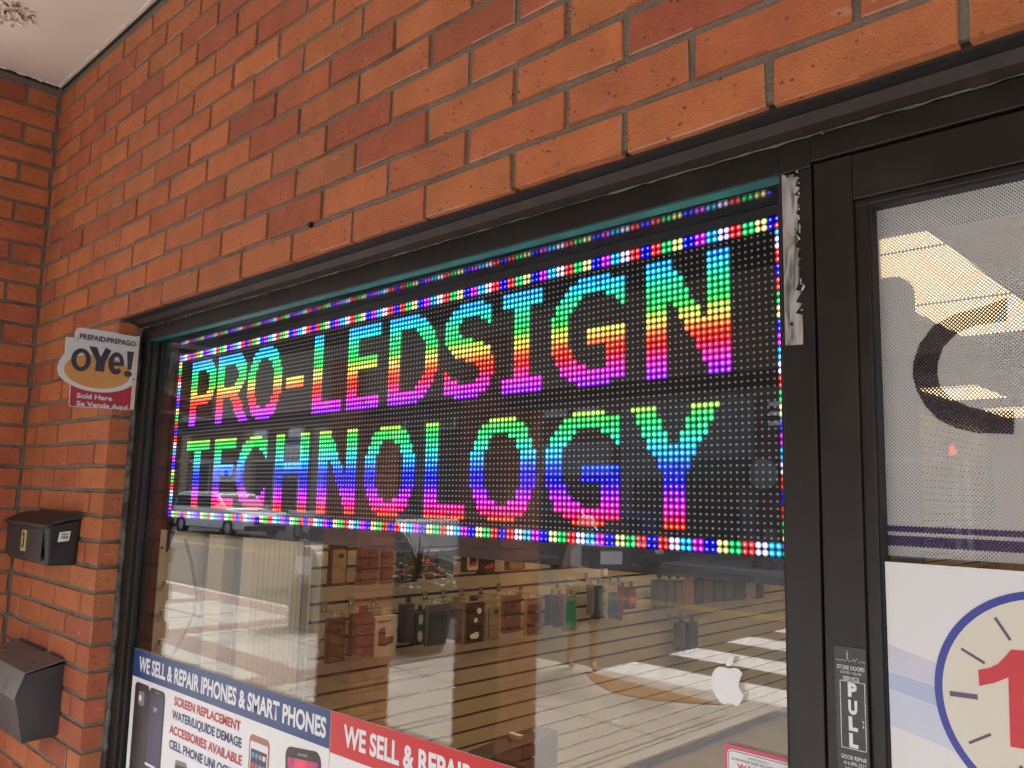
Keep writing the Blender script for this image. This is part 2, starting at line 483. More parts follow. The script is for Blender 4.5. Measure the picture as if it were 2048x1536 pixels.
fr = thing('storefront_frame', 'dark bronze aluminium frame round the shop window and door', 'window frame', (0, YF, 0))
def part(mb, name, mat, parent, bevel=0.0012): return mb.build(name, mat, parent, bevel)
f = MB(); f.box(XE+.0005, -1.735, 0, .075, 0, 2.0922); part(f, 'jamb', bronze, fr)
f = MB(); f.box(-1.735, -1.722, .010, .022, .45, 2.0920); f.box(-1.735, -1.722, .031, .045, .45, 2.0920); part(f, 'glazing_bead', bronze, fr)
f = MB(); f.box(.0825, .1222, 0, .085, 0, 2.0922); part(f, 'mullion', bronze, fr)
f = MB(); f.box(XE+.0005, .0825, .0, .0215, 2.0925, 2.1295); f.box(XE+.0005, .0825, .0285, .085, 2.1265, 2.1292); f.box(.1222, 1.3, 0, .085, 2.0985, 2.1295); f.box(.0825, .1222, -.0004, .085, 2.0925, 2.1295); part(f, 'head', bronze, fr)
f = MB(); f.box(-1.735, .0825, -.0, .075, 0, .45); part(f, 'sill_panel', bronze, fr)
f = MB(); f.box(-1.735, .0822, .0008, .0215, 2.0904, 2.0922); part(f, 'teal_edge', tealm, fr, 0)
f = MB(); f.box(-1.735, .0822, .0290, .034, 2.118, 2.1262); f.box(.0745, .0822, .012, .024, .45, 2.086); part(f, 'gasket', blackgasket, fr, 0)
f = MB(); ragged(f, (XE+.002, -.0035, 0), (XE+.002, -.0035, 2.12), .0045, 120, .0011)
f.box(XE-.0005, XE+.003, -.014, .0, 0, 2.13); part(f, 'caulk', caulkm, fr, 0)
for k in range(3): MB().cyl((XE+.004, -.006, 1.29-.06*k), 'y', .003, .003, 10).build('screw_head', steelm, fr)

gl = MB(); gl.box(-1.733, .0835, -.003, .003, .44, 2.126)
tag(gl.build('window_pane', glassm, loc=(0, YG, 0)), 'large clear shop window pane reflecting the street', 'window pane')

# ---------------------------------------------------------------- door
dr = thing('shop_door', 'dark bronze shop door with white film and clock poster on its glass', 'door', (.1245, YF, 0))
d = MB(); d.box(0, .0445, .0015, .045, .01, 2.0955); d.box(.87, .9145, .0015, .045, .01, 2.0955); part(d, 'stile', bronze, dr)
d = MB(); d.box(.0449, .87, .0018, .045, 2.0415, 2.0950); d.box(.0449, .87, .0018, .045, .01, .25); part(d, 'rail', bronze, dr)
d = MB(); d.box(.0446, .0595, .006, .04, .25, 2.041); d.box(.0446, .87, .0058, .04, 2.0335, 2.0412); part(d, 'glazing_stop', bronze, dr)
d = MB(); d.box(.0595, .0622, .009, .03, .25, 2.0335); d.box(.0595, .87, .0088, .03, 2.0308, 2.0335); part(d, 'gasket', blackgasket, dr, 0)
d = MB(); d.box(.061, .87, .017, .023, .25, 2.032); d.build('door_glass', glassm, dr)

# ---------------------------------------------------------------- LED sign behind the window
GLY = {
 'P': ['0-11','0-12','0-13','0-3 9-14','0-3 11-14','0-3 11-14','0-3 11-14','0-3 11-14','0-3 11-14','0-3 10-13','0-13','0-12','0-10']+['0-3']*6,
 'R': ['0-12','0-13','0-14','0-3 10-15','0-3 11-15','0-3 12-15','0-3 12-15','0-3 11-15','0-3 10-14','0-13','0-12','0-11','0-3 8-12','0-3 9-13','0-3 10-14','0-3 10-14','0-3 11-15','0-3 12-16','0-3 13-17'],
 'O': ['5-11','3-13','2-14','2-5 10-14','1-4 12-15','1-4 12-15']+['0-3 13-16']*7+['1-4 12-15','1-4 12-15','2-6 10-14','2-14','3-13','5-11'],
 '-': ['']*9+['0-7']*3+['']*7,
 'L': ['0-3']*16+['0-11']*3,
 'E': ['0-11']*3+['0-3']*4+['0-10']*3+['0-3']*6+['0-11']*3,
 'D': ['0-9','0-11','0-12','0-3 9-13','0-3 10-14','0-3 11-14']+['0-3 12-15']*7+['0-3 11-14','0-3 10-14','0-3 9-13','0-12','0-11','0-9'],
 'S': ['4-10','2-12','1-12','0-4 10-12','0-3 12','0-3','0-4','0-7','1-10','2-12','3-12','6-13','9-13','0 10-13','0-1 10-13','0-3 9-12','0-12','0-11','3-9'],
 'I': ['0-9']*3+['3-6']*13+['0-9']*3,
 'G': ['6-12','4-15','3-15','2-6 12-15','1-5 14-15','1-4 15','0-3','0-3','0-3','0-3 8-15','0-3 8-15','0-3 8-15','0-4 12-15','1-4 12-15','1-5 12-15','2-7 12-15','2-15','4-15','6-12'],
 'N': ['0-4 11-14','0-4 11-14','0-5 11-14','0-6 11-14','0-6 11-14','0-7 11-14','0-7 11-14','0-3 5-8 11-14','0-3 6-9 11-14','0-3 6-9 11-14','0-3 7-14','0-3 7-14','0-3 8-14','0-3 9-14','0-3 9-14','0-3 10-14','0-3 10-14','0-3 11-14','0-3 11-14'],
 'T': ['0-13']*3+['5-8']*16,
 'C': ['6-11','4-14','2-14','2-6 11-14','1-5 13-14','1-4 14']+['0-3']*7+['1-4 14','1-5 13-14','2-6 11-14','2-14','4-14','6-11'],
 'H': ['0-3 11-14']*7+['0-14']*3+['0-3 11-14']*9,
 'Y': ['0-4 11-15','1-4 11-14','1-5 10-14','2-5 10-13','2-6 9-13','3-6 9-12','3-11','4-11','5-10','5-10']+['6-9']*9,
}
ROW1 = [('P',-181),('R',-165),('O',-148),('-',-129),('L',-117),('E',-103),('D',-88),('S',-70),('I',-54),('G',-42),('N',-22)]
ROW2 = [('T',-181),('E',-164),('C',-151),('H',-132),('N',-113),('O',-95),('L',-75),('O',-62),('G',-43),('Y',-25)]
C1 = [(0,.30,1),(0,.50,1),(0,.72,.72),(0,.74,.36),(0,.72,.22),(0,.68,.16),(0,.66,.12),(.03,.66,.06),(.32,.66,.05),(.72,.68,.08),(.95,.42,.05),(1,.12,.02),(1,.03,.0),(1,.0,.01),(1,0,.10),(1,0,.34),(.82,0,.70),(.58,0,.95),(.28,.0,1)]
C2 = [(.30,.68,.05),(.02,.68,.08),(0,.68,.12),(0,.70,.20),(0,.70,.32),(0,.68,.52),(0,.52,.85),(0,.36,.95),(0,.17,1),(0,.05,1),(0,.01,1),(.0,0,1),(.06,0,1),(.26,0,1),(.52,0,1),(.85,0,.78),(1,0,.36),(1,0,.10),(1,.03,.0)]
BCOL = {'W': (.72,.66,1), 'C': (0,.42,.90), 'P': (.62,0,.92), 'B': (0,0,1), 'Y': (.75,.70,.22), 'G': (0,.62,.12), 'R': (1,.02,.02)}
UA, UB = 'YYGGRRWWCCPPBB', 'YYGGRRBBRRWWCCPPBB'
sign = thing('led_sign', 'wide black LED message sign lit with rainbow letters behind the shop window', 'LED sign', (0, 0, 2.10), rot=(0, -(-.0085) * -1, 0))
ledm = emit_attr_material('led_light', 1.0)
LEDC, LEDK = {}, {}
def put(c, r, col, part): LEDC[(c, r)] = (col, part)
seq = 'BB' + (UB+UA)*7
for i in range(192):
    for r in (46, 47): put(-190+i, r, BCOL[seq[i]], 'border')
seq = 'B' + 'BB' + (UA+UB)*7
for i in range(192):
    for r in (0, 1): put(1-i, r, BCOL[seq[i]], 'border')
seq = (UA+UB)*3
for i in range(44):
    for c in (-190, -189): put(c, 2+i, BCOL[seq[i]], 'border')
seq = 'C' + ('WWRRBBRRGGYYBBPPCC'+'WWRRGGYYBBPPCC')*3
for i in range(44):
    put(0, 2+i, BCOL[seq[i]], 'border')
put(0, 1, BCOL['R'], 'border'); put(0, 47, BCOL['G'], 'border'); put(1, 46, BCOL['G'], 'border')
for li_, (row, r0, cols) in enumerate(((ROW1, 3, C1), (ROW2, 26, C2))):
    for gi, (ch, c0) in enumerate(row):
        for k, spec in enumerate(GLY[ch]):
            for seg in spec.split():
                a, _, b = seg.partition('-')
                for c in range(int(a), int(b or a)+1): put(c0+c, r0+k, cols[k], (li_, gi))
LED_HALO, LED_CORE = .20, 1.4  # halo is camera bloom built as emissive rings round the die
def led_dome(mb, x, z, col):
    """LED dome: hot die in the middle, camera bloom imitated by dimmer emissive rings"""
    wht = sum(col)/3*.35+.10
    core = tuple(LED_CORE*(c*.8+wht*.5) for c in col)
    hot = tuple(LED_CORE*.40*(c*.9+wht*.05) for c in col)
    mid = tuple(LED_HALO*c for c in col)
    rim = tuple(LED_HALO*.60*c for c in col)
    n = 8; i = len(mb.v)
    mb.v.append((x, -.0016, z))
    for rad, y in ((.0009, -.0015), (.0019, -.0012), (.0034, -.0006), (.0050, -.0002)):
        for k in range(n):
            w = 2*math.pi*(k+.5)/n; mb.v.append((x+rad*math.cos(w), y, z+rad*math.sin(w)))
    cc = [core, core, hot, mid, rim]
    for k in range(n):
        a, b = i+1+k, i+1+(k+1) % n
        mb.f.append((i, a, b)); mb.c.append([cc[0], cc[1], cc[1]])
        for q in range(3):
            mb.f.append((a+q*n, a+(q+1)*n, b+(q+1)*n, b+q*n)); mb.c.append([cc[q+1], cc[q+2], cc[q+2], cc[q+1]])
groups = {}
for (c, r), (col, pt) in LEDC.items(): groups.setdefault(pt, []).append((c, r, col))
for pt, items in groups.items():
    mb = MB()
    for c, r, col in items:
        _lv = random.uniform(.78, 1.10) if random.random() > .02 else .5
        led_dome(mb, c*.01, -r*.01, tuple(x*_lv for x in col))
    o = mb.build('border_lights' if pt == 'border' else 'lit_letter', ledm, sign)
    if pt != 'border':
        ch = (ROW1, ROW2)[pt[0]][pt[1]][0]
        o['label'] = ('hyphen' if ch == '-' else 'letter %s' % ch) + (' in the upper line' if pt[0] == 0 else ' in the lower line')
off = MB()
for c in range(-190, 2):
    for r in range(48):
        if (c, r) in LEDC: continue
        x, z, h = c*.01, -r*.01, .00140
        i = len(off.v)
        off.v += [(x-h, -.0012, z-h), (x+h, -.0012, z-h), (x+h, -.0012, z+h), (x-h, -.0012, z+h), (x-h, 0, z-h), (x+h, 0, z-h), (x+h, 0, z+h), (x-h, 0, z+h)]
        off.f += [(i, i+1, i+2, i+3), (i, i+4, i+5, i+1), (i+1, i+5, i+6, i+2), (i+2, i+6, i+7, i+3), (i+3, i+7, i+4, i)]; off.c += [None]*5
off.build('unlit_leds', M('led_body', (.50, .49, .47), .5, var=.1, scale=90), sign)
pan = MB()
for a in range(6):
    for b in range(3):
        x0 = -1.905+a*.32; z1 = .005-b*.16
        pan.box(x0+.0003, x0+.3197, .0006, .014, z1-.1597, z1-.0003)
pan.build('module_face', M('led_module_black', (.010, .010, .011), .5, var=.2, scale=60, bump=.1, bscale=400, spec=.3), sign)
h = MB()
alu = M('sign_housing', (.016, .016, .018), .35, var=.2, spec=.5)
h.box(-1.935, .045, .0145, .075, -.512, .036)
h.box(-1.935, -1.9055, -.006, .0145, -.512, .036); h.box(.0155, .045, -.006, .0145, -.512, .036)
h.box(-1.9055, .0155, -.006, .0145, -.512, -.4755)
h.build('housing', alu, sign, .001)
h = MB(); h.box(-1.9055, .0155, -.003, .0145, .0056, .0200); h.build('top_rail', M('rail_grey', (.028, .03, .036), .4), sign)
h = MB(); h.box(-1.9055, .0155, -.0645, .0145, .0205, .0245); 
h.build('hood', M('hood_gloss', (.012, .013, .018), .09, var=.1, spec=.9, bump=.02, bscale=3), sign)
for q in (-1.62, -.28): MB().box(q-.02, q+.02, .02, .06, .0362, .06).build('bracket', alu, sign)

def foil_material(name):
    m, nt, p = nodes_of(name); n, l = nt.nodes, nt.links
    tc = n.new('ShaderNodeTexCoord'); mp = n.new('ShaderNodeMapping'); mp.inputs['Scale'].default_value = (95, 95, 17); mp.inputs['Rotation'].default_value = (0, .12, 0)
    l.new(tc.outputs['Object'], mp.inputs['Vector'])
    z = n.new('ShaderNodeTexNoise'); z.inputs['Scale'].default_value = 1; z.inputs['Detail'].default_value = 9; z.inputs['Distortion'].default_value = 1.2; l.new(mp.outputs[0], z.inputs['Vector'])
    r = n.new('ShaderNodeValToRGB'); e = r.color_ramp.elements
    e[0].position = .30; e[0].color = (.07, .063, .057, 1); e[1].position = .60; e[1].color = (.50, .48, .46, 1)
    q = e.new(.42); q.color = (.20, .185, .17, 1); q = e.new(.50); q.color = (.37, .35, .33, 1)
    l.new(z.outputs['Fac'], r.inputs[0]); l.new(r.outputs[0], p.inputs['Base Color'])
    p.inputs['Roughness'].default_value = .4; p.inputs['Metallic'].default_value = .25
    b = n.new('ShaderNodeBump'); b.inputs['Strength'].default_value = .5; b.inputs['Distance'].default_value = .002; l.new(z.outputs['Fac'], b.inputs['Height']); l.new(b.outputs[0], p.inputs['Normal'])
    return m

# ---------------------------------------------------------------- torn metal tape on the mullion, stickers, posters
st = thing('foil_strip', 'torn silver foil strip stuck to the mullion beside the LED sign', 'foil strip', (.0872, YF-.0004, 1.882))
pts = [(0, 0), (.0216, -.001), (.0214, .03)]
z = .034
while z < .205:
    d = random.uniform(.002, .0085)
    pts += [(.0213, z), (.0213-d, z+.003), (.0205-random.uniform(0, .002), z+random.uniform(.008, .013))]; z = pts[-1][1]+.002
pts += [(.0205, .2065)] + [(.0205-.004*k, .2075+random.uniform(-.002, .003)) for k in range(1, 5)] + [(-.0004, .2095)]
MB().prism(pts, 'y', -.0012, 0).build('foil', foil_material('torn_foil'), st)
MB().cyl((.007, -.0012, .2055), 'y', .0019, .001, 12).build('hole', blackgasket, st); MB().cyl((.0085, -.0014, .0245), 'y', .0022, .001, 12).build('hole', blackgasket, st)
for k in range(9):
    e2 = MB(); zz = random.uniform(.03, .2); a = Vector((.0205, -.0012, zz)); b = a+Vector((random.uniform(-.006, .002), -random.uniform(.001, .003), random.uniform(-.005, .009)))
    e2.tube([a, a.lerp(b, .5)+Vector((.001, -.001, 0)), b], [.0009, .0007, .0003], 5).build('curled_shred', M('foil_shred', (.55, .53, .50), .5), st)
e2 = MB(); e2.tube([(.0215, -.001, .063), (.025, -.003, .067), (.0245, -.004, .070)], [.0012, .0015, .0006], 5)
e2.build('curled_shred', M('foil_shred', (.55, .53, .50), .5), st)

paper = M('vinyl_white', (.76, .76, .77), .3, var=.02, spec=.4)
navy = M('print_navy', (.012, .055, .19), .3, var=.05, spec=.4)
red = M('print_red', (.58, .022, .028), .3, var=.05, spec=.4)
txtw = M('print_lettering_white', (.74, .76, .80), .35, var=.03)
txtr = M('print_lettering_red', (.50, .03, .05), .35, var=.03)
txtn = M('print_lettering_navy', (.022, .04, .16), .35, var=.03)
pblack = M('print_black', (.018, .017, .02), .35, var=.1)
pgrey = M('print_grey', (.20, .20, .21), .35, var=.1)
pscreen = M('print_screen_blue', (.022, .02, .085), .3, var=.5, scale=9)
pgold = M('print_rose_gold', (.42, .14, .10), .35, var=.1)
ppink = M('print_screen_pink', (.75, .05, .13), .3, var=.6, scale=20, stain=(.25, .02, .2), stain_scale=14, stain_lo=.45, stain_hi=.6)
U = (math.cos(.0105), 0, math.sin(.0105)); Vv = (-math.sin(.0105), 0, math.cos(.0105))
def print_layer(mb, name, mat, parent): return mb.build(name, mat, parent)
p1 = thing('phone_repair_poster', 'white poster with blue header listing phone repairs in the window corner', 'poster', (-1.7115, YG-.0035, 1.2805), rot=(0, -.0155, 0))
a = MB(); a.prism([(0, 0), (.8895, 0), (.8895, -.71), (0, -.71)], 'y', -.0012, 0); print_layer(a, 'sheet', paper, p1)
a = MB(); a.prism([(0.0003, -.0003), (.8892, -.0003), (.8892, -.068), (.0003, -.068)], 'y', -.0016, -.0011); print_layer(a, 'header_band', navy, p1)
def tx(s, x, z, w, hgt, mat, par, bold=.03, nm='lettering'):
    return text(nm, s, (x, -.0016, z), (1, 0, 0), (0, 0, 1), w, hgt, mat, par, bold)
tx('WE SELL & REPAIR IPHONES & SMART PHONES', .036, -.0505, .841, .0335, txtw, p1, .035, 'header_lettering')
for s, x, z, w, m_ in (('SCREEN REPLACEMENT', .248, -.0985, .316, txtr), ('WATER/LIQUIDE DEMAGE', .241, -.1305, .331, txtn), ('ACCESSORIES AVAILABLE', .232, -.1645, .345, txtr), ('CELL PHONE UNLOCKING', .236, -.1975, .350, txtn)):
    tx(s, x, z, w, .0183, m_, p1, .032)
def phone(par, x0, x1, z1, z0, shell, screen, tilt=0.0, cam=False, name='phone_picture'):
    """printed picture of a phone"""
    ro = MB(); w = x1-x0
    def T(pts):
        cx, cz = .5*(x0+x1), .5*(z0+z1); c, s = math.cos(tilt), math.sin(tilt)
        return [(cx+(x-cx)*c-(z-cz)*s, cz+(x-cx)*s+(z-cz)*c) for x, z in pts]
    ro.prism(T(rrect(x0, x1, z0, z1, w*.16)), 'y', -.0017, -.0011); o = ro.build(name, shell, par)
    if screen:
        q = MB(); q.prism(T(rrect(x0+w*.07, x1-w*.07, z0+w*.16, z1-w*.16, w*.04)), 'y', -.0020, -.0016); q.build('phone_screen', screen, o)
        q = MB(); q.prism(T(rrect(x0+w*.36, x1-w*.36, z1-w*.11, z1-w*.075, w*.012)), 'y', -.0020, -.0016); q.build('earpiece', pgrey, o)
    if cam:
        q = MB(); q.prism(T(rrect(x0+w*.3, x0+w*.7, z1-w*.62, z1-w*.22, w*.08)), 'y', -.0020, -.0016); q.build('camera_bump', pgrey, o)
        q = MB(); q.cyl((x0+w*.42, -.0022, z1-w*.42), 'y', w*.09, .0006, 14); q.build('lens', txtw, o)
    return o
phone(p1, .022, .107, -.079, -.325, pblack, None, 0, True)
ph = phone(p1, .108, .197, -.080, -.330, pblack, pscreen)
text('screen_time', '79°', (.139, -.0022, -.135), (1, 0, 0), (0, 0, 1), .022, .012, txtw, ph, 0)
q = MB(); q.prism(rrect(.112, .17, -.262, -.256, .002), 'y', -.0023, -.0019); q.build('search_bar', txtw, ph)
ph = phone(p1, .603, .683, -.095, -.265, pgold, paper); q = MB()
q.prism(rrect(.612, .674, -.245, -.122, .002), 'y', -.0023, -.0019); q.build('home_screen', pscreen, ph)
q = MB()
icol = [(.7,.7,.72), (.6,.3,.1), (.1,.4,.2), (.55,.1,.1), (.1,.3,.6)]
for i in range(4):
    for k in range(5): q.box(.6165+i*.0145, .6265+i*.0145, -.0026, -.0022, -.138-k*.02, -.1285-k*.02, random.choice(icol))
q.build('app_icons', M('print_icons', (1, 1, 1), .35, attr=True), ph)
ph = phone(p1, .752, .875, -.085, -.32, pblack, ppink, .10)
q = MB()
for i in range(4):
    for k in range(5): q.box(.7715+i*.024+k*.002, .786+i*.024+k*.002, -.0024, -.0020, -.142-k*.03, -.128-k*.03, random.choice(icol+[(.8, .8, .8)]))
q.build('app_icons', MATS['print_icons'], ph)
phone(p1, .275, .335, -.215, -.32, pgrey, pscreen, .06)

p2 = thing('red_sale_poster', 'poster with red header reading WE SELL and REPAIR on window glass', 'poster', (-.8205, YG-.0035, 1.2945), rot=(0, -.0185, 0))
a = MB(); a.prism([(0, 0), (.86, 0), (.86, -.71), (0, -.71)], 'y', -.0012, 0); print_layer(a, 'sheet', paper, p2)
a = MB(); a.prism([(0.0003, -.0003), (.8597, -.0003), (.8597, -.073), (.0003, -.073)], 'y', -.0016, -.0011); print_layer(a, 'header_band', red, p2)
tx('WE SELL & REPAIR', .042, -.0525, .342, .0345, txtw, p2, .035, 'header_lettering')

ap = tag(MB().prism([(-.0047,.0404),(-.0099,.0409),(-.0166,.0401),(-.0227,.035),(-.0257,.0285),(-.0268,.0225),(-.0256,.0155),(-.0236,.0105),(-.0207,.006),(-.0175,.002),(-.014,-.0008),(-.0088,-.0022),(-.0029,.0002),(.0023,-.0002),(.0065,-.0012),(.0098,.0002),(.0132,.0047),(.0155,.0092),(.0169,.0133),(.0136,.0158),(.0116,.019),(.0105,.0225),(.0108,.026),(.0119,.030),(.0133,.0335),(.0154,.037),(.0125,.040),(.0093,.042),(.0042,.0421),(-.0002,.0405)], 'y', -.0009, 0).prism([(-.0054,.043),(-.0056,.0465),(-.0047,.0495),(-.0028,.0514),(.0005,.0536),(.0044,.0547),(.0042,.052),(.0036,.0495),(.0025,.0465),(.0006,.0445),(-.002,.0433)], 'y', -.0009, 0).build('apple_decal', M('decal_white', (.80, .80, .82), .35, var=.02), loc=(-.0005, YG-.0032, 1.4585)), 'white apple shaped decal with a bite stuck on the window', 'decal')

wp = thing('security_sticker', 'white alarm warning sticker with pink border low on the window', 'sticker', (-.0095, YG-.0035, 1.4118))
pink = M('print_pink', (.62, .07, .16), .35, var=.08)
MB().prism(rrect(0, .0885, -.062, 0, .002), 'y', -.0008, 0).build('border', pink, wp)
MB().prism(rrect(.004, .0845, -.058, -.0045, .006), 'y', -.0012, -.0007).build('face', paper, wp)
kk = MB(); o_, i_ = rrect(.0055, .083, -.0565, -.006, .005), rrect(.0062, .0823, -.0558, -.0067, .0045)
for k in range(len(o_)-1): kk.quad((o_[k][0], -.0015, o_[k][1]), (o_[k+1][0], -.0015, o_[k+1][1]), (i_[k+1][0], -.0015, i_[k+1][1]), (i_[k][0], -.0015, i_[k][1]))
kk.build('outline', pblack, wp)
def sx(s, x, z, w, hg, m_, par=wp, b=.0): return text('lettering', s, (x, -.0013, z), (1, 0, 0), (0, 0, 1), w, hg, m_, par, b)
sx('PROTECTED BY A', .031, -.0115, .026, .0022, pblack); sx('24 HR MONITORED SECURITY SYSTEM', .0095, -.0165, .069, .0030, pblack)
sx('WARNING', .0165, -.0255, .055, .0062, pink, b=.03); sx('AVERTISSEMENT', .0085, -.0345, .072, .0062, pink, b=.03)

pu = thing('pull_sticker', 'black PULL sticker from a door repair firm on the door stile', 'sticker', (.1352, YF+.0011, 1.5478))
MB().prism([(0, 0), (.0335, .0005), (.0345, -.20), (.0008, -.20)], 'y', -.0008, 0).build('sheet', M('sticker_black', (.014, .014, .015), .25, var=.2, scale=30), pu)
def px_(s, x, z, w, hg, b=.0): return text('lettering', s, (x, -.0009, z), (1, 0, 0), (0, 0, 1), w, hg, txtw, pu, b)
px_('STORE DOORS', .0028, -.0232, .0290, .0040, .01); px_('LOCKS • GLASS', .0062, -.0276, .0222, .0026); px_('SERVICE', .0088, -.0342, .0172, .0040, .01)
for ch, z in (('P', -.0497), ('U', -.0673), ('L', -.0841), ('L', -.1010)): px_(ch, .0137, z, .0095, .0124, .06)
px_('DOOR REPAIR', .0052, -.1145, .0265, .0040, .01); px_('416.890.3522', .0072, -.1203, .0235, .0038); px_('24 HOUR', .0085, -.1255, .0200, .0034)
b_ = MB()
for (x0, x1, z0, z1) in ((.0052, .0058, -.1035, -.0352), (.0310, .0316, -.1035, -.0352), (.0052, .0316, -.0356, -.0350), (.0052, .0316, -.1038, -.1032)): b_.box(x0, x1, -.0011, -.0007, z0, z1)
b_.build('border_line', txtw, pu)
b_ = MB(); b_.tube([(.0010, -.001, -.0140), (.005, -.001, -.0147), (.009, -.001, -.0138), (.0125, -.001, -.0146), (.0133, -.001, -.0120), (.0139, -.001, -.0025), (.0145, -.001, -.0120), (.0153, -.001, -.0148), (.0185, -.001, -.0143), (.019, -.001, -.0125), (.021, -.001, -.0125), (.0215, -.001, -.0145), (.0245, -.001, -.0105), (.0265, -.001, -.0145), (.0305, -.001, -.0130), (.0325, -.001, -.0148)], .00025, 4)
b_.tube([(.0139, -.001, -.0078), (.0139, -.001, -.0064)], .0007, 6); b_.build('skyline_drawing', txtw, pu)
b_ = MB(); b_.cyl((.0289, -.001, -.074), 'y', .0008, .0006, 8); b_.cyl((.0289, -.001, -.0795), 'y', .0008, .0006, 8); b_.tube([(.0289, -.001, -.074), (.0289, -.001, -.0795)], .0002, 4); b_.build('scratch', txtw, pu)

# ---------------------------------------------------------------- film and clock poster on the door glass
fm = thing('perforated_film', 'perforated white window film with dark letter C and purple stripes on door', 'window film', (.1866, -.1395, 1.646))
pf_w = perforated_material('film_white', (.66, .66, .66)); pf_d = perforated_material('film_dark', (.020, .016, .030)); pf_p = perforated_material('film_purple', (.035, .018, .11))
def sheet(pts, y, name, mat, par):
    return MB().prism(pts, 'y', y-.0003, y).build(name, mat, par)
def holed(m): return m
sheet([(0, 0), (.80, 0), (.80, .3845), (0, .3845)], 0, 'film_sheet', pf_w, fm)
X0, Z0 = .1866, 1.646
Cpts = [(.3119,1.9109),(.2905,1.905),(.2629,1.9006),(.2416,1.8908),(.2273,1.8735),(.2196,1.8531),(.2184,1.8383),(.2224,1.8212),(.2305,1.804),(.2433,1.789),(.2597,1.7802),(.2793,1.7746),(.3112,1.7725),(.3124,1.7956),(.2892,1.7968),(.2716,1.8018),(.2555,1.8118),(.2456,1.8237),(.243,1.8384),(.2442,1.8507),(.2502,1.8668),(.2639,1.8797),(.2807,1.8859),(.3108,1.8871)]
sheet([(x-X0, z-Z0) for x, z in Cpts], -.0006, 'letter_c', pf_d, fm)
sheet([(0, .0315), (.80, .0315), (.80, .0255), (0, .0255)], -.0006, 'stripe', pf_p, fm)
sheet([(0, .0215), (.80, .0215), (.80, .0105), (0, .0105)], -.0006, 'stripe', pf_p, fm)

cp = thing('clock_poster', 'white poster with blue ringed clock face and a large red figure on the door glass', 'poster', (.1866, YD-.0035, 1.640))
a = MB(); a.prism([(.001, 0), (.80, 0), (.80, -.75), (.001, -.75)], 'y', -.0006, 0); a.build('sheet', paper, cp)
wavem = [M('print_pale_blue', (.46, .53, .74), .35), M('print_paler_blue', (.60, .65, .78), .35), M('print_lilac', (.62, .62, .74), .35)]
for m_, pts in ((wavem[0], [(.001, -.113), (.06, -.122), (.12, -.140), (.12, -.165), (.05, -.140), (.001, -.130)]), (wavem[1], [(.001, -.131), (.05, -.141), (.12, -.166), (.12, -.20), (.05, -.176), (.001, -.166)]), (wavem[2], [(.001, -.085), (.05, -.098), (.12, -.113), (.12, -.139), (.06, -.1213), (.001, -.1122)])):
    MB().prism(pts, 'y', -.0008, -.0005).build('wave_print', m_, cp)
cxk, czk, Rk = .1500, -.1210, .1045
blue = M('print_ring_blue', (.045, .06, .36), .35, var=.04); cream = M('print_clock_cream', (.72, .68, .58), .35, var=.02); tickm = M('print_tick', (.12, .085, .15), .35); redk = M('print_clock_red', (.62, .035, .05), .35, var=.03)
MB().prism(arc(cxk, czk, Rk, 0, 360, 72)[:-1], 'y', -.0011, -.0005).build('clock_ring', blue, cp)
MB().prism(arc(cxk, czk, Rk-.0075, 0, 360, 72)[:-1], 'y', -.0014, -.0010).build('clock_face', cream, cp)
for k in range(12):
    tk = MB()
    w = math.radians(30*k+2); big = k % 3 == 0
    r0, r1, hw = .0655, (.0905 if big else .0885), (.0024 if big else .0013)
    d = Vector((math.cos(w), math.sin(w))); t = Vector((-d.y, d.x))
    pts = [d*r0-t*hw, d*r1-t*hw, d*r1+t*hw, d*r0+t*hw]
    tk.prism([(cxk+p.x, czk+p.y) for p in pts], 'y', -.0018, -.0013).build('hour_mark', tickm, cp)
one = [(.2729,1.5427),(.2830,1.5460),(.2907,1.5513),(.2970,1.5590),(.3019,1.5658),(.3175,1.5669),(.3175,1.4772),(.2972,1.4766),(.2986,1.5401),(.2940,1.5370),(.2860,1.5325),(.2731,1.5275)]
MB().prism([(x-.1866, z-1.640) for x, z in one], 'y', -.0020, -.0013).build('figure', redk, cp)

# ---------------------------------------------------------------- projecting prepaid sign at the pier
fs = thing('projecting_shop_sign', 'white projecting metal sign with OYE! on an orange oval by the window edge', 'shop sign', (-1.7795, -.183, 0))
def yz(pts): return [(y+.183, z) for y, z in pts]
enam = M('sign_enamel_white', (.60, .61, .62), .3, var=.06, scale=8, stain=(.42, .42, .42), stain_scale=30, stain_lo=.62, stain_hi=.7)
orng = M('sign_orange', (.58, .27, .075), .35, var=.04)
crim = M('sign_crimson', (.36, .012, .035), .3, var=.06)
char = M('sign_charcoal', (.035, .035, .05), .35, var=.05)
outl = [(-.179,2.104),(-.218,2.1047),(-.2295,2.1066)] + [(-.327,2.1062),(-.3335,2.1035),(-.3375,2.098),(-.3386,2.090),(-.3381,2.0768),(-.3601,2.0763),(-.3585,2.034),(-.3655,2.021),(-.3708,2.0085),(-.373,1.9916),(-.3681,1.976),(-.355,1.9630),(-.3389,1.9545),(-.3372,1.9030),(-.3355,1.8985),(-.3325,1.8970),(-.179,1.9020)]
MB().prism(yz(outl), 'x', -.0012, 0).build('plate', enam, fs)
MB().box(-.0012, .0245, .0, .0012, 1.9020, 2.104).build('flange', M('sign_flange', (.58, .52, .46), .4, var=.1, scale=20), fs)
for z_, r__ in ((1.985, .0032), (1.93, .002), (2.08, .002)): MB().cyl((.012, -.0006, z_), 'y', r__, .0016, 12).build('screw_head', M('rusty_screw', (.12, .085, .06), .6, metal=.4), fs)
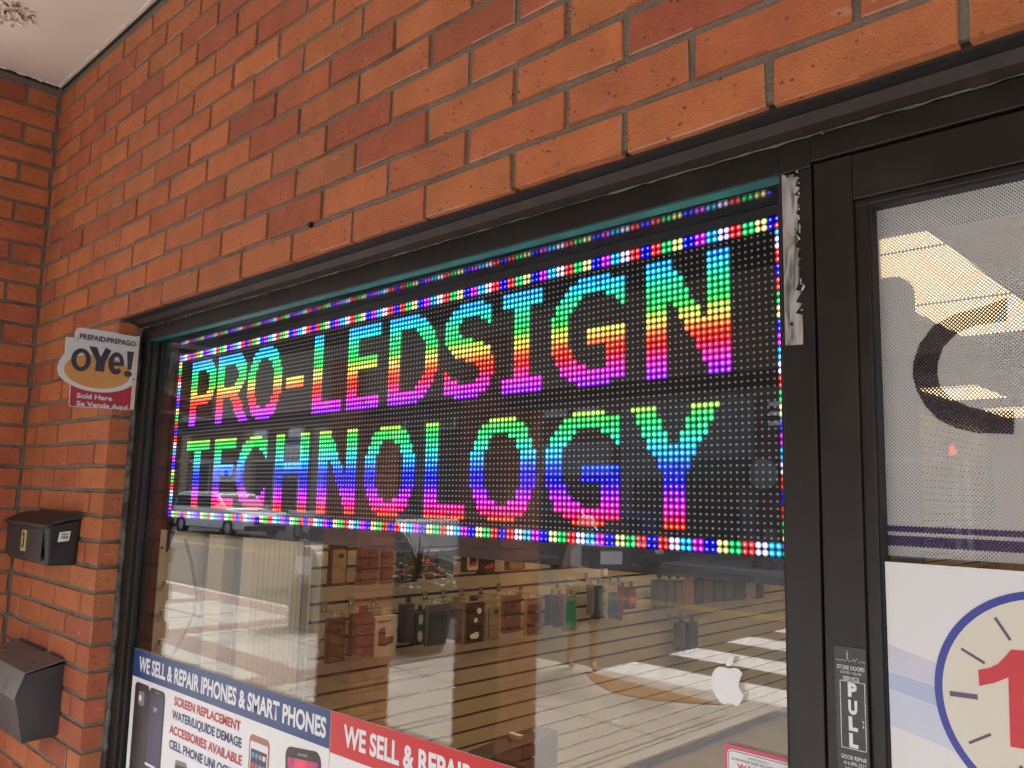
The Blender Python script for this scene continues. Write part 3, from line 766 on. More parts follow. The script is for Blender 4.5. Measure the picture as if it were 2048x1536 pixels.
def ell(cy, cz, a, b, w0=0, w1=360, n=48): return [(cy+a*math.cos(R_(w0+(w1-w0)*k/n)), cz+b*math.sin(R_(w0+(w1-w0)*k/n))) for k in range(n+1)]
tl_ = math.radians(-2)
def pf(name, pts, lay, mat): return MB().prism(yz(pts), 'x', .0001, .0002+lay*.00035).build(name, mat, fs)
# crimson foot, cut by the white oval
redp = [(-.3368,1.9525)] + [(y, z) for y, z in ell(-.272, 1.9935, .100, .0525, 218, 322, 24)] + [(-.1790,1.9720),(-.1790,1.9035),(-.332,1.8985),(-.3355,1.9005)]
pf('crimson_field', redp, 0, crim)
pf('orange_oval', [(y, z) for y, z in ell(-.2735, 1.9950, .0838, .0445)][:-1], 1, orng)
def ft(s, y0, z0, w, hgt, mat, bold, lay=.0012, nm='lettering', v=(0, 0, 1), u=(0, 1, 0)): return text(nm, s, (lay, y0+.183, z0), u, v, w, hgt, mat, fs, bold, ext=0)
# the upright of the lettering leans with the sheet
ft('PREPAID/PREPAGO', -.3268, 2.0768, .1440, .0132, char, .03)
ft('Sold Here', -.3207, 1.9213, .0890, .0122, enam, .03); ft('Se Vende Aquí', -.3196, 1.9012, .1310, .0118, enam, .03)
def ringpoly(name, outer, inner, lay, mat):
    r = MB(); n = len(outer)-1
    for k in range(n):
        a, b, c, d = outer[k], outer[k+1], inner[k+1], inner[k]
        r.quad(*[(lay, p[0]+.183, p[1]) for p in (a, b, c, d)])
    return r.build(name, mat, fs)
ringpoly('big_letter', ell(-.3182, 2.0212, .0243, .0302), ell(-.3178, 2.0215, .0118, .0188), .0014, char)
pf('big_letter', [(-.3014,2.0600),(-.2815,2.0600),(-.2705,2.0335),(-.2590,2.0625),(-.2446,2.0560),(-.2575,2.0230),(-.2587,1.9965),(-.2817,1.9965),(-.2805,2.0230)], 3, char)
ee = ell(-.2293, 2.0233, .0205, .0305, 20, 345, 40)
ei = ell(-.2285, 2.0290, .0075, .0090, 20, 345, 40)
ringpoly('big_letter', ell(-.2293, 2.0233, .0205, .0305, -6, 318, 40), ell(-.2285, 2.0245, .0082, .0170, -6, 318, 40), .0014, char)
pf('big_letter', [(-.2375,2.0165),(-.2088,2.0185),(-.2090,2.0275),(-.2375,2.0265)], 3, char)
pf('big_letter', [(-.2033,2.0605),(-.1850,2.0615),(-.1885,2.0105),(-.1985,2.0100)], 3, char)
pf('big_letter', ell(-.1965, 1.9985, .0105, .0085)[:-1], 3, char)

# ---------------------------------------------------------------- mailboxes on the pier
mb1 = thing('mailbox', 'black plastic mailbox with a yellow number 3 plate and barcode label', 'mailbox', (-2.108, YB, 1.478), group='mailboxes on the brick pier')
b = MB(); i = 0
# tapered tub: wider and deeper at the top
t0, t1 = (-.1755, .1745, -.0775), (-.187, .187, -.083)
b.v += [(-.1745, .0, 0), (.1735, .0, 0), (.171, -.074, 0), (-.171, -.074, 0), (-.187, 0, .118), (.187, 0, .125), (.187, -.083, .106), (-.187, -.083, .106)]
for q in ((0,3,2,1),(4,5,6,7),(3,7,6,2),(2,6,5,1),(0,4,7,3),(1,5,4,0)): b.f.append(q); b.c.append(None)
b.build('tub', blackpl, mb1, .007, 3)
ld = MB(); prof = [(.001, .136), (-.020, .1375), (-.045, .131), (-.070, .120), (-.089, .1105), (-.089, .103), (-.085, .1025), (-.06, .113), (-.03, .121), (.001, .124)]
ld.prism(prof, 'x', -.192, .192); ld.build('lid', M('mailbox_lid', (.022, .022, .022), .5, var=.25, scale=20, bump=.12, bscale=200), mb1, .003, 2)
ld = MB(); ld.box(-.165, .15, -.0845, -.0815, .012, .095); ld.build('raised_panel', blackpl, mb1, .002)
npl = MB(); npl.box(-.0165, .021, -.0868, -.0846, .031, .088); o = npl.build('number_plate', M('plate_yellow', (.50, .40, .17), .5, var=.15, scale=40), mb1)
text('figure', '3', (-.008, -.0872, .040), (1, 0, 0), (0, 0, 1), .020, .040, pblack, o, .05)
for x_ in (-.095, -.082, -.072, -.052, -.041, -.028, -.014, .004):
    MB().box(x_, x_+.0022, -.0853, -.0844, .0165, .0165+random.uniform(.007, .012)).build('worn_mark', M('faded_gold', (.045, .032, .022), .6), mb1)
bl = MB(); bl.v += [(.1827, -.056, .064), (.1827, -.028, .067), (.1862, -.026, .0935), (.1862, -.054, .090)]; bl.f.append((0, 1, 2, 3)); bl.c.append(None)
for v_ in range(4): p_ = bl.v[v_]; bl.v[v_] = (p_[0]+.0012, p_[1], p_[2])
o = bl.build('barcode_label', paper, mb1)
bc = MB()
for k in range(13):
    y = -.049+k*.0014; w = random.choice((.0004, .0009))
    for z0, z1 in ((.072, .0805), (.0825, .0875)):
        def P_(yy, zz): return (.1827+(zz-.064)*.1245+.0017, yy, zz)
        bc.quad(P_(y, z0), P_(y+w, z0), P_(y+w, z1), P_(y, z1))
bc.build('bars', pblack, o)

mb2 = thing('mailbox', 'weathered dark grey steel mailbox with a sloping folded lid, lower on pier', 'mailbox', (-2.15, YB, 1.030), group='mailboxes on the brick pier')
steelbox = M('weathered_steel', (.040, .040, .042), .42, metal=.25, var=.4, scale=9, bump=.08, bscale=30, stain=(.075, .073, .07), stain_scale=5, stain_lo=.5, stain_hi=.8)
MB().prism([(0, 0), (-.0885, -.006), (-.1125, .108), (-.0955, .168), (0, .186)], 'x', -.20, .20).build('body', steelbox, mb2, .0015, 2)
lidm = M('weathered_lid', (.17, .158, .145), .45, metal=.2, var=.35, scale=7, bump=.1, bscale=40, stain=(.13, .115, .10), stain_scale=16, stain_lo=.52, stain_hi=.72)
MB().prism([(.002, .1945), (-.0958, .1715), (-.116, .108), (-.1185, .1085), (-.0978, .1745), (.002, .1985)], 'x', -.206, .2045).build('lid', lidm, mb2, .0012, 2)
MB().tube([(-.17, -.004, .199), (.05, -.004, .199)], .0045, 8).build('hinge', steelbox, mb2); MB().tube([(.10, -.004, .1985), (.19, -.004, .1985)], .0035, 8).build('hinge', steelbox, mb2)
for sx_ in ():
    pass

# ---------------------------------------------------------------- shop interior
cream_w = M('interior_cream', (.52, .45, .36), .7, var=.05, scale=2)
floorm = M('shop_floor_tile', (.30, .26, .21), .45, var=.15, scale=4)
ceilm = M('ceiling_tile_white', (.62, .58, .52), .85, var=.06, scale=40)
gridm = M('ceiling_grid', (.42, .40, .37), .5)
struct(MB().box(-2.75, 3.6, -.08, 12.6, -.02, .004).build('floor', floorm))
struct(MB().box(-2.75, 3.6, -.075, 12.6, 2.92, 3.02).build('ceiling', ceilm))
g_ = MB()
for k in range(11): g_.box(-2.6, 3.5, .60+1.2*k-.008, .60+1.2*k+.008, 2.913, 2.9195)
for x in (-1.80, -1.20, -.60, 0, .6, 1.2, 1.8, 2.4, 3.0): g_.box(x-.008, x+.008, .0, 12.5, 2.9135, 2.9193)
tag(g_.build('ceiling_grid', gridm), 'grid of metal strips carrying the ceiling tiles inside the shop', 'ceiling grid')
tag(MB().box(-2.75, 3.6, 12.5, 12.6, 0, 2.92).build('back_wall', cream_w), 'plain cream wall at the far end of the shop', 'wall')
tag(MB().box(3.5, 3.6, -.07, 12.5, 0, 2.92).build('side_wall', cream_w), 'plain cream side wall beyond the shop door', 'wall')
tag(MB().box(-2.86, -2.752, -.09, 12.6, 0, 2.95).build('left_wall', cream_w), 'plain cream wall behind the slatwall in the shop', 'wall')
darkb = M('bulkhead_black', (.012, .011, .011), .7)
tag(MB().box(-2.75, 3.6, -.078, .32, 2.142, 2.90).build('bulkhead', darkb), 'black bulkhead inside the shop above the LED sign', 'bulkhead')
tag(MB().box(-2.75, XE+.01, -.16, -.09, 0, 2.9).build('inner_pier_lining', darkb), 'dark lining inside the shop behind the brick pier', 'wall lining')

sw = thing('slatwall', 'cream slatwall panel with dark grooves along the left wall of the shop', 'slatwall', (-2.6, 0, 0))
slat = M('slat_cream', (.55, .475, .345), .5, var=.05, scale=3, spec=.4); groove = M('slat_groove', (.045, .022, .016), .7)
s_ = MB(); GZ0, GP = 1.2084, .0764
for k in range(-15, 20):
    z0 = GZ0+k*GP+.0035; z1 = GZ0+(k+1)*GP-.0035
    if z0 < .05: continue
    s_.box(-.020, 0, .95, 11.5, z0+.0035, z1-.0035)
s_.build('slats', slat, sw)
MB().box(-.14, -.011, .95, 11.5, .02, 2.75).build('groove_backing', groove, sw)
MB().box(-.02, .001, .935, .952, .02, 2.7).build('end_trim', whitelam, sw, .001)

dw = thing('window_display_wall', 'white panelled end wall beside the slatwall just inside the window', 'display wall', (-2.6, 0, 0))
gl_ = M('display_grey', (.40, .38, .35), .6)
a = MB(); a.box(-.15, -.012, -.088, .95, .02, 2.16); a.build('backing', M('display_white', (.66, .64, .60), .6, var=.05, scale=2), dw)
a = MB(); a.box(-.012, .018, .472, .536, .02, 1.75); a.build('board', whitelam, dw, .001)
a = MB(); a.box(-.0119, -.004, .537, .604, .02, 1.75); a.build('grey_strip', gl_, dw)
a = MB(); a.box(-.012, .022, .612, .662, .02, 1.75); a.build('white_strip', M('bright_laminate', (.86, .86, .86), .35), dw, .001)
a = MB()
for k in range(10): a.box(-.012, .006, .674+k*.0232, .674+k*.0232+.0212, .02, 1.75)
a.build('ribbed_panel', whitelam, dw, .001)
a = MB(); a.box(-.012, .014, .906, .934, .02, 1.75); a.build('post', gl_, dw, .001)
bp_ = thing('acrylic_post', 'clear white acrylic post with screws at the left end of the window', 'display post', (-2.585, .285, 1.0))
a = MB(); a.box(0, .012, -.018, .012, -.5, .62); a.build('strip', whitelam, bp_, .001)
for k in range(7): MB().box(.004, .03, .012, .026, -.30+k*.105, -.28+k*.105).build('shelf_peg', whitelam, bp_, .001)
a = MB(); a.prism([(.02, .62), (.06, .62), (.065, .60), (.03, .47), (.02, .45)], 'x', .0, .01); a.build('bracket', blackpl, bp_, .001)
for z in (.60, .56, .47): MB().cyl((.014, -.002, z), 'x', .0055, .005, 12).build('screw', M('chrome', (.6, .6, .62), .25, metal=1), bp_)
ca_ = MB(); ca_.tube([(-2.55, .36, 1.50), (-2.55, .39, 1.42), (-2.55, .42, 1.30), (-2.55, .415, 1.22), (-2.55, .37, 1.12), (-2.55, .33, 1.06), (-2.55, .325, .98)], .006, 8)
tag(ca_.build('hanging_cable', M('cable_grey', (.14, .14, .15), .5)), 'thin grey cable hanging down the white display wall', 'cable')
pb_ = MB(); pb_.prism([(.30, .90), (.42, .90), (.40, 1.0), (.30, 1.05)], 'x', -2.56, -2.50)
tag(pb_.build('power_adapter', M('adapter_grey', (.06, .057, .052), .5), bevel=.003), 'small dark wedge shaped box at the foot of the hanging cable', 'adapter')

lp = MB(); lp.prism([(-1.33, .68), (-1.425, .70), (-1.492, 1.18), (-1.40, 1.19)], 'z', .004, .90)
tag(lp.build('low_cabinet', M('cabinet_black', (.012, .011, .010), .4), bevel=.002), 'low black cabinet standing on the shop floor under the slatwall', 'cabinet')
tg = MB(); tg.box(-1.455, -1.405, 1.0, 1.02, .9005, .915); tag(tg.build('white_tag', whitelam), 'small white bracket lying on the low black cabinet', 'bracket')
tw = MB(); tw.prism(rrect(-.66, -.30, .004, 2.39, .05), 'y', 1.5, 1.53)
tag(tw.build('display_tower', M('tower_grey', (.22, .22, .23), .55)), 'tall grey display tower with rounded top seen through the door film', 'display tower')

lampm = bpy.data.materials.new('light_diffuser'); lampm.use_nodes = True
pp = lampm.node_tree.nodes['Principled BSDF']; pp.inputs['Base Color'].default_value = (.8, .78, .7, 1)
pp.inputs['Emission Color'].default_value = (1.0, .74, .40, 1); pp.inputs['Emission Strength'].default_value = .52
lights = [(-1.20, 4.19, 'ceiling light panel behind the door film, farther of the near pair'), (-1.20, 2.99, 'ceiling light panel nearest the shop door'), (-1.20, 1.79, 'ceiling light panel above the low black cabinet'),
          (-2.40, 8.2, 'ceiling light panel farther back along the slatwall'), (-1.20, 9.0, 'added unseen ceiling light panel near the middle of the shop'), (-2.40, 10.6, 'ceiling light panel at the far end by the slatwall'), (.6, 2.99, 'added unseen ceiling light panel beyond the door, front'), (.6, 6.6, 'added unseen ceiling light panel beyond the door, middle'), (1.8, 4.2, 'added unseen ceiling light panel near the far side wall'), (-2.45, .36, 'added fill light panel nearest the window by the slatwall'), (-2.45, 1.58, 'added fill light panel second from the window by the slatwall'), (-2.45, 2.8, 'added fill light panel third from the window by the slatwall'), (-2.45, 4.02, 'added fill light panel fourth from the window by the slatwall'), (-1.82, .36, 'added fill light panel just inside the window over the display')]  # front-left, mid-shop and beyond-door panels are added to brighten the shop
for x, y, lab in lights:
    t = thing('ceiling_light', lab, 'ceiling light', (x, y, 2.912), group='ceiling light panels in the shop')
    MB().box(.012, .588, .012, 1.188, -.006, -.001).build('diffuser', lampm, t)
    q = MB(); q.box(0, .6, 0, .012, -.008, 0); q.box(0, .6, 1.188, 1.2, -.008, 0); q.box(0, .012, .012, 1.188, -.008, 0); q.box(.588, .6, .012, 1.188, -.008, 0); q.build('rim', gridm, t)

# phone cases hanging on the slatwall
K = 1.071
def yk(y): return -1.0743+(y+1.0743)*K
def zk(z): return 1.7015+(z-1.7015)*K
chrome = M('chrome', (.6, .6, .62), .25, metal=1)
clear = glass_material('clear_pack', .06, (.86, .85, .82))
def cm(name, c, r=.45): return M('case_'+name, c, r, var=.12, scale=30)
PK = [
 ('card', .836, .924, 1.320, 1.491, (.04,.022,.016), (.33,.21,.10), 'tan phone case with two camera holes in a dark frame pack'),
 ('card', .973, 1.074, 1.315, 1.497, (.09,.04,.032), (.065,.026,.023), 'dull red case pack at the left of the upper row'),
 ('clear', 1.080, 1.159, 1.313, 1.474, (.35,.22,.15), (.28,.12,.09), 'pinkish see-through case pack with a red dot'),
 ('box', 1.193, 1.290, 1.312, 1.492, (.02,.018,.016), (.05,.035,.02), 'black boxed case beside the see-through pack in the upper row'),
 ('box', 1.298, 1.391, 1.317, 1.490, (.05,.03,.02), (.09,.04,.02), 'dark brown boxed case left of the teal case'),
 ('clear', 1.400, 1.496, 1.333, 1.454, (.02,.02,.02), (.05,.30,.27), 'teal phone case with a red flower mark in the upper row'),
 ('box', 1.573, 1.662, 1.338, 1.461, (.03,.018,.016), (.50,.45,.40), 'pack showing a white phone with a red and black screen'),
 ('box', 1.676, 1.769, 1.323, 1.454, (.018,.012,.012), (.035,.018,.016), 'black case pack right of the white phone pack'),
 ('card', 1.844, 1.979, 1.333, 1.441, (.10,.06,.03), (.30,.19,.06), 'brown pack with ochre edges at the end of the upper row'),
 ('box', 2.207, 2.328, 1.321, 1.405, (.02,.02,.02), (.10,.08,.05), 'small black pack half hidden under the LED sign'),
 ('clear', .841, .931, 1.024, 1.198, (.09,.045,.03), (.25,.085,.03), 'rust orange phone case in a clear pack, first of lower row'),
 ('box', .965, 1.068, 1.034, 1.212, (.08,.025,.024), (.11,.042,.036), 'burgundy boxed case left of the white car mount box'),
 ('mount', 1.078, 1.191, 1.018, 1.194, (.55,.47,.38), (.11,.025,.022), 'white box with a dark red car mount picture'),
 ('box', 1.220, 1.284, 1.061, 1.232, (.05,.022,.022), (.06,.025,.025), 'dark maroon box right of the white car mount box'),
 ('ovals', 1.291, 1.347, 1.044, 1.192, (.016,.016,.016), (.40,.38,.34), 'narrow black pack with pale ovals'),
 ('clear', 1.352, 1.484, 1.033, 1.209, (.16,.13,.10), (.075,.05,.04), 'wide grey brown phone case in a clear pack'),
 ('card', 1.487, 1.570, 1.025, 1.212, (.20,.17,.13), (.10,.08,.065), 'thin grey card pack hanging at a slant'),
 ('dots', 1.579, 1.707, 1.017, 1.210, (.02,.018,.018), (.012,.011,.011), 'black phone case with round white stickers'),
 ('card', 1.720, 1.820, 1.017, 1.208, (.34,.29,.20), (.25,.21,.14), 'beige card pack with a small yellow sticker'),
 ('clear', 1.826, 1.959, 1.039, 1.216, (.14,.06,.045), (.075,.03,.028), 'dark brown case in a pack with a bronze edge'),
 ('clear', 1.989, 2.111, 1.011, 1.192, (.36,.26,.19), (.085,.03,.026), 'maroon phone case on a pale card left of the green case'),
 ('box', 2.167, 2.221, 1.046, 1.207, (.014,.014,.015), (.03,.03,.03), 'narrow black case pack at the left of the green case'),
 ('box', 2.226, 2.277, 1.028, 1.198, (.09,.02,.022), (.06,.015,.018), 'dark red case pack touching the green case'),
 ('flat', 2.285, 2.387, 1.002, 1.190, (.25,.22,.18), (.015,.25,.085), 'bright green phone case'),
 ('card', 2.483, 2.535, 1.068, 1.231, (.22,.20,.17), (.18,.16,.13), 'narrow grey pack left of the blue phone pack'),
 ('box', 2.544, 2.619, 1.041, 1.229, (.014,.014,.016), (.03,.03,.033), 'black pack just left of the blue phone pack'),
 ('flat', 2.642, 2.747, 1.026, 1.206, (.50,.44,.35), (.018,.085,.17), 'white card pack holding a blue phone case'),
 ('tilt', 2.761, 2.836, 1.016, 1.202, (.20,.028,.045), (.16,.02,.04), 'maroon pack tilted beside the blue phone pack'),
 ('box', 2.836, 2.923, 1.070, 1.203, (.014,.012,.012), (.30,.05,.10), 'black pack with a pink label right of the tilted pack'),
 ('box', 3.115, 3.221, 1.046, 1.229, (.030,.033,.04), (.05,.05,.06), 'slate grey case pack, first of the far row'),
 ('box', 3.237, 3.319, 1.046, 1.220, (.07,.045,.05), (.10,.06,.06), 'mauve grey case pack, second in the far row'),
 ('box', 3.330, 3.408, 1.039, 1.212, (.05,.05,.05), (.12,.12,.10), 'grey case pack left of the orange brown one in the far row'),
 ('flat', 3.420, 3.547, 1.039, 1.206, (.24,.13,.075), (.27,.14,.075), 'orange brown case pack in the far row'),
 ('box', 3.570, 3.666, 1.041, 1.211, (.025,.025,.03), (.05,.05,.055), 'dark case pack right of the orange brown one'),
 ('box', 3.679, 3.777, 1.039, 1.214, (.22,.13,.11), (.12,.04,.04), 'pinkish case pack in the middle of the far row'),
 ('box', 3.790, 3.905, 1.039, 1.202, (.035,.035,.035), (.06,.06,.06), 'dark grey case pack right of the pinkish one'),
 ('box', 3.918, 4.036, 1.033, 1.195, (.045,.045,.04), (.09,.085,.07), 'grey case pack with olive front in the far row'),
 ('box', 4.050, 4.214, 1.028, 1.187, (.035,.035,.032), (.055,.055,.05), 'wide charcoal case pack left of the beige one'),
 ('card', 4.243, 4.350, 1.033, 1.185, (.36,.30,.18), (.32,.26,.15), 'beige case pack toward the far end of the row'),
 ('box', 4.364, 4.467, 1.018, 1.144, (.03,.035,.04), (.05,.06,.065), 'short dark pack right of the beige one, far end'),
 ('card', 4.544, 4.707, 1.097, 1.167, (.36,.31,.22), (.20,.16,.11), 'small beige packs at the very end of the far row'),
 ('box', 3.357, 3.452, .784, .962, (.05,.045,.035), (.09,.08,.06), 'olive grey pack of the low pair hanging alone'),
 ('box', 3.475, 3.591, .752, .950, (.022,.024,.026), (.05,.052,.055), 'charcoal pack of the low pair hanging alone'),
]
hook0 = None
for n_, (kind, y0, y1, z0, z1, c1, c2, lab) in enumerate(PK):
    y0, y1, z0, z1 = yk(y0), yk(y1), zk(z0), zk(z1)
    w, hgt, cy = y1-y0, z1-z0, .5*(y0+y1)
    t = thing('phone_case_pack', lab, 'phone case', (-2.5, cy, z1), group='phone cases hanging on the slatwall')
    mA = cm('a%d' % n_, c1); mB_ = cm('b%d' % n_, c2)
    th = .032 if kind in ('box', 'ovals', 'mount') else .012
    if kind == 'tilt': t.rotation_euler = (math.radians(-14), 0, 0)
    if lab.startswith('thin grey'): t.rotation_euler = (0, 0, math.radians(-35))
    a = MB()
    if kind in ('box', 'ovals', 'mount', 'dots'): a.prism(rrect(-w/2, w/2, -hgt, -.012, .004, 2), 'x', -th, 0)
    else: a.prism(rrect(-w/2, w/2, -hgt, 0, .008, 3), 'x', -th, 0)
    a.build('box' if kind in ('box', 'mount', 'ovals') else 'card', mA, t, .0012)
    def face(y_0, y_1, z_0, z_1, r, nm, m_, x0=.0003, x1=.004):
        return MB().prism(rrect(y_0, y_1, z_0, z_1, r, 4), 'x', x0, x1).build(nm, m_, t, .0008)
    if kind == 'mount':
        MB().prism([(-w*.34, -hgt*.36), (-w*.05, -hgt*.32), (-w*.02, -hgt*.56), (w*.36, -hgt*.54), (w*.33, -hgt*.70), (-w*.02, -hgt*.76), (-w*.34, -hgt*.74)], 'x', .0003, .0012).build('mount_picture', mB_, t)
        text('box_lettering', 'capsul', (.0012, -w*.42, -hgt*.2), (0, 1, 0), (0, 0, 1), w*.62, hgt*.055, mB_, t, .02, ext=0)
    elif kind == 'ovals':
        face(-w*.2, w*.22, -hgt*.42, -hgt*.14, w*.2, 'pale_oval', mB_); face(-w*.22, w*.2, -hgt*.9, -hgt*.6, w*.2, 'pale_oval', mB_)
    elif kind == 'dots':
        face(-w*.30, w*.36, -hgt*.95, -hgt*.12, w*.12, 'phone_case', mB_, .0003, .008)
        for q in ((.18, -.26, .11), (.02, -.47, .09)): MB().cyl((.009, w*q[0], hgt*q[1]), 'x', w*q[2], .001, 14).build('round_sticker', paper, t)
        MB().prism([(-w*.24, -hgt*.80), (w*.06, -hgt*.74), (w*.18, -hgt*.76), (w*.2, -hgt*.84), (w*.1, -hgt*.9), (-w*.22, -hgt*.88)], 'x', .0082, .0095).build('white_mark', paper, t)
    else:
        o = face(-w*.36, w*.36, -hgt*.93, -hgt*.17, w*.12, 'phone_case', mB_, .0003, .009)
        if kind in ('card', 'clear') and w > .09:
            MB().prism(rrect(-w*.04, w*.20, -hgt*.36, -hgt*.26, w*.05, 3), 'x', .0088, .0102).build('camera_hole', blackgasket, t)
        if kind == 'clear':
            MB().prism(rrect(-w/2+.001, w/2-.001, -hgt+.001, -.001, .008, 3), 'x', .0095, .013).build('clear_cover', clear, t)
        if 'white phone' in lab:
            MB().prism([(-w*.28, -hgt*.72), (w*.28, -hgt*.60), (w*.28, -hgt*.76), (-w*.28, -hgt*.80)], 'x', .0092, .0098).build('red_screen', txtr, t)
            MB().prism([(-w*.28, -hgt*.3), (w*.28, -hgt*.3), (w*.28, -hgt*.595), (-w*.28, -hgt*.715)], 'x', .0092, .0098).build('dark_screen', pblack, t)
        if 'yellow sticker' in lab: MB().cyl((.0098, w*.22, -hgt*.14), 'x', .011, .001, 14).build('yellow_sticker', M('sticker_yellow', (.6, .45, .04), .5), t)
        if 'teal' in lab: MB().cyl((.0098, 0, -hgt*.5), 'x', .012, .001, 8).build('flower_mark', txtr, t)
        if 'red dot' in lab: MB().cyl((.0145, w*.2, -hgt*.1), 'x', .009, .001, 12).build('red_dot', txtr, t)
        if 'pink label' in lab: MB().prism([(-.02, -hgt*.5), (.045, -hgt*.45), (.045, -hgt*.75), (-.02, -hgt*.8)], 'x', .0092, .0105).build('pink_label', M('label_pink', (.5, .09, .16), .5), t)
    tb = MB(); tb.prism([(-w*.22, -.005), (w*.22, -.005), (w*.18, .022), (-w*.18, .022)], 'x', -.006, -.004); tb.build('hang_tab', mA if kind != 'clear' else paper, t)
    if kind in ('clear', 'flat', 'dots'):
        tb = MB()
        for k in range(3): tb.quad((-.003, -w*.3+k*w*.2, -.002), (-.003, -w*.15+k*w*.2, .001), (-.001, -w*.1+k*w*.2, .03+.006*random.random()), (-.004, -w*.28+k*w*.2, .022))
        tb.build('bag_fold', clear, t)
    if w > .07:
        if hook0 is None:
            hk = thing('slatwall_hook', 'chrome wire hook holding a phone case pack on the slatwall', 'hook', (-2.6, cy, z1+.016), group='chrome hooks on the slatwall')
            q = MB(); q.tube([(.0, 0, .02), (.004, 0, .0), (.05, 0, .0), (.15, 0, .0), (.165, 0, .012)], .0028, 6); q.build('wire', chrome, hk)
            q = MB(); q.box(.0, .003, -.014, .014, -.008, .034); q.build('back_plate', chrome, hk); hook0 = hk
        else:
            hk = hook0.copy(); COL.objects.link(hk); hk.location = (-2.6, cy, z1+.016)
            for ch in hook0.children:
                c = ch.copy(); COL.objects.link(c); c.parent = hk

# ---------------------------------------------------------------- the street behind the camera (seen in the glass)
conc = M('pavement_concrete', (.40, .37, .32), .9, var=.10, scale=2.5, bump=.15, bscale=60, stain=(.27, .25, .22), stain_scale=1.3, stain_lo=.55, stain_hi=.7)
concd = M('pavement_grey', (.20, .188, .175), .9, var=.12, scale=3, bump=.15, bscale=60)
asph = M('asphalt', (.085, .08, .072), .92, var=.15, scale=5, bump=.25, bscale=120, stain=(.065, .062, .056), stain_scale=.7, stain_lo=.5, stain_hi=.65)
paver = M('brick_paver', (.26, .19, .165), .9, var=.25, scale=14)
kerbm = M('kerb_stone', (.42, .39, .34), .9, var=.1)
linew = M('road_white', (.74, .72, .66), .8, var=.06, scale=9, stain=(.45, .42, .37), stain_scale=5, stain_lo=.62, stain_hi=.72)
liney = M('road_yellow', (.42, .27, .07), .8, var=.1, scale=9)
tact = M('brown_tactile', (.24, .125, .055), .85, var=.12, scale=20)
seam = M('pavement_joint', (.10, .09, .08), .95)
RZ = -.13
struct(MB().box(-400, 400, -400, 400, -.4, -.17).build('ground', asph))
struct(MB().box(-120, 90, -18.0, -5.9, -.30, RZ).build('road', asph))
struct(MB().box(-120, 4.6, -5.78, -.16, -.30, 0).build('sidewalk', conc))
struct(MB().box(-120, 90, -23, -18.0, -.30, 0).build('pavement_across', concd))
k_ = MB(); k_.box(-120, -5.1, -5.9, -5.78, -.30, .003); k_.box(-2.6, 4.6, -5.9, -5.78, -.3, .003); k_.box(-120, 90, -18.02, -17.9, -.30, .004)
struct(k_.build('kerb', kerbm, bevel=.012))
sl_ = MB(); sl_.box(-2.74, 4.6, -5.78, -.2, .0, .004); struct(sl_.build('grey_pavement', concd))
sl_ = MB(); sl_.box(-2.84, -2.745, -5.78, -.2, .0, .0055); struct(sl_.build('pale_paving_strip', kerbm))
b_ = MB(); b_.box(-60, -5.3, -5.77, -5.36, 0, .004)
for x in (-11.9, -9.35, -6.45, -14.6, -17.5, -20.4): b_.prism([(x, -5.355), (x+.38, -5.355), (x+.38, -.25), (x, -.25)], 'z', 0, .0045)
b_.box(-60, -6.5, -3.70, -3.32, 0, .004)
struct(b_.build('brick_paver_band', paver))
j_ = MB()
for x in [-2.95-1.45*k for k in range(26)]: j_.box(x, x+.012, -5.35, -.25, .0, .0025)
for y in (-1.7, -4.45): j_.box(-60, -2.85, y, y+.012, 0, .003)
struct(j_.build('pavement_joint', seam))
# ramp corner: pale apron and the brown tactile arc
a_ = [(-4.68+1.56*k/16, -5.745+.13*k/16) for k in range(17)]; b2 = [(-3.12-1.56*k/16, -5.62-.12*k/16+.42*math.sin(math.pi*k/16)) for k in range(1, 16)]
struct(MB().prism(a_ + b2, 'z', .0045, .008).build('tactile_strip', tact))
struct(MB().prism([(-5.1, -5.78), (-2.6, -5.78), (-2.6, -6.05), (-5.1, -6.05)], 'z', RZ, -.02).build('kerb_ramp', conc))
z_ = MB()
for k in range(9):
    y1 = -6.45-1.32*k; z_.box(-5.05, -1.6, y1-.64, y1, RZ+.0005, RZ+.0045)
struct(z_.build('crosswalk_marking', linew))
y_ = MB(); y_.box(-120, -5.4, -11.60, -11.49, RZ, RZ+.004); y_.box(-120, -5.4, -11.86, -11.75, RZ, RZ+.004); struct(y_.build('centre_line', liney))
gr = thing('drain_grate', 'round iron drain grate set in the pavement seen in the glass', 'grate', (-7.0, -2.75, .002))
q = MB(); q.lathe([(.20, 0), (.24, 0), (.24, .006), (.20, .006), (.20, 0)], (0, 0, 0), 24)
for k in range(9): x = -.16+k*.04; h_ = math.sqrt(.2**2-x*x); q.box(x-.009, x+.009, -h_, h_, 0, .005)
q.build('bars', M('cast_iron', (.05, .045, .04), .6), gr)

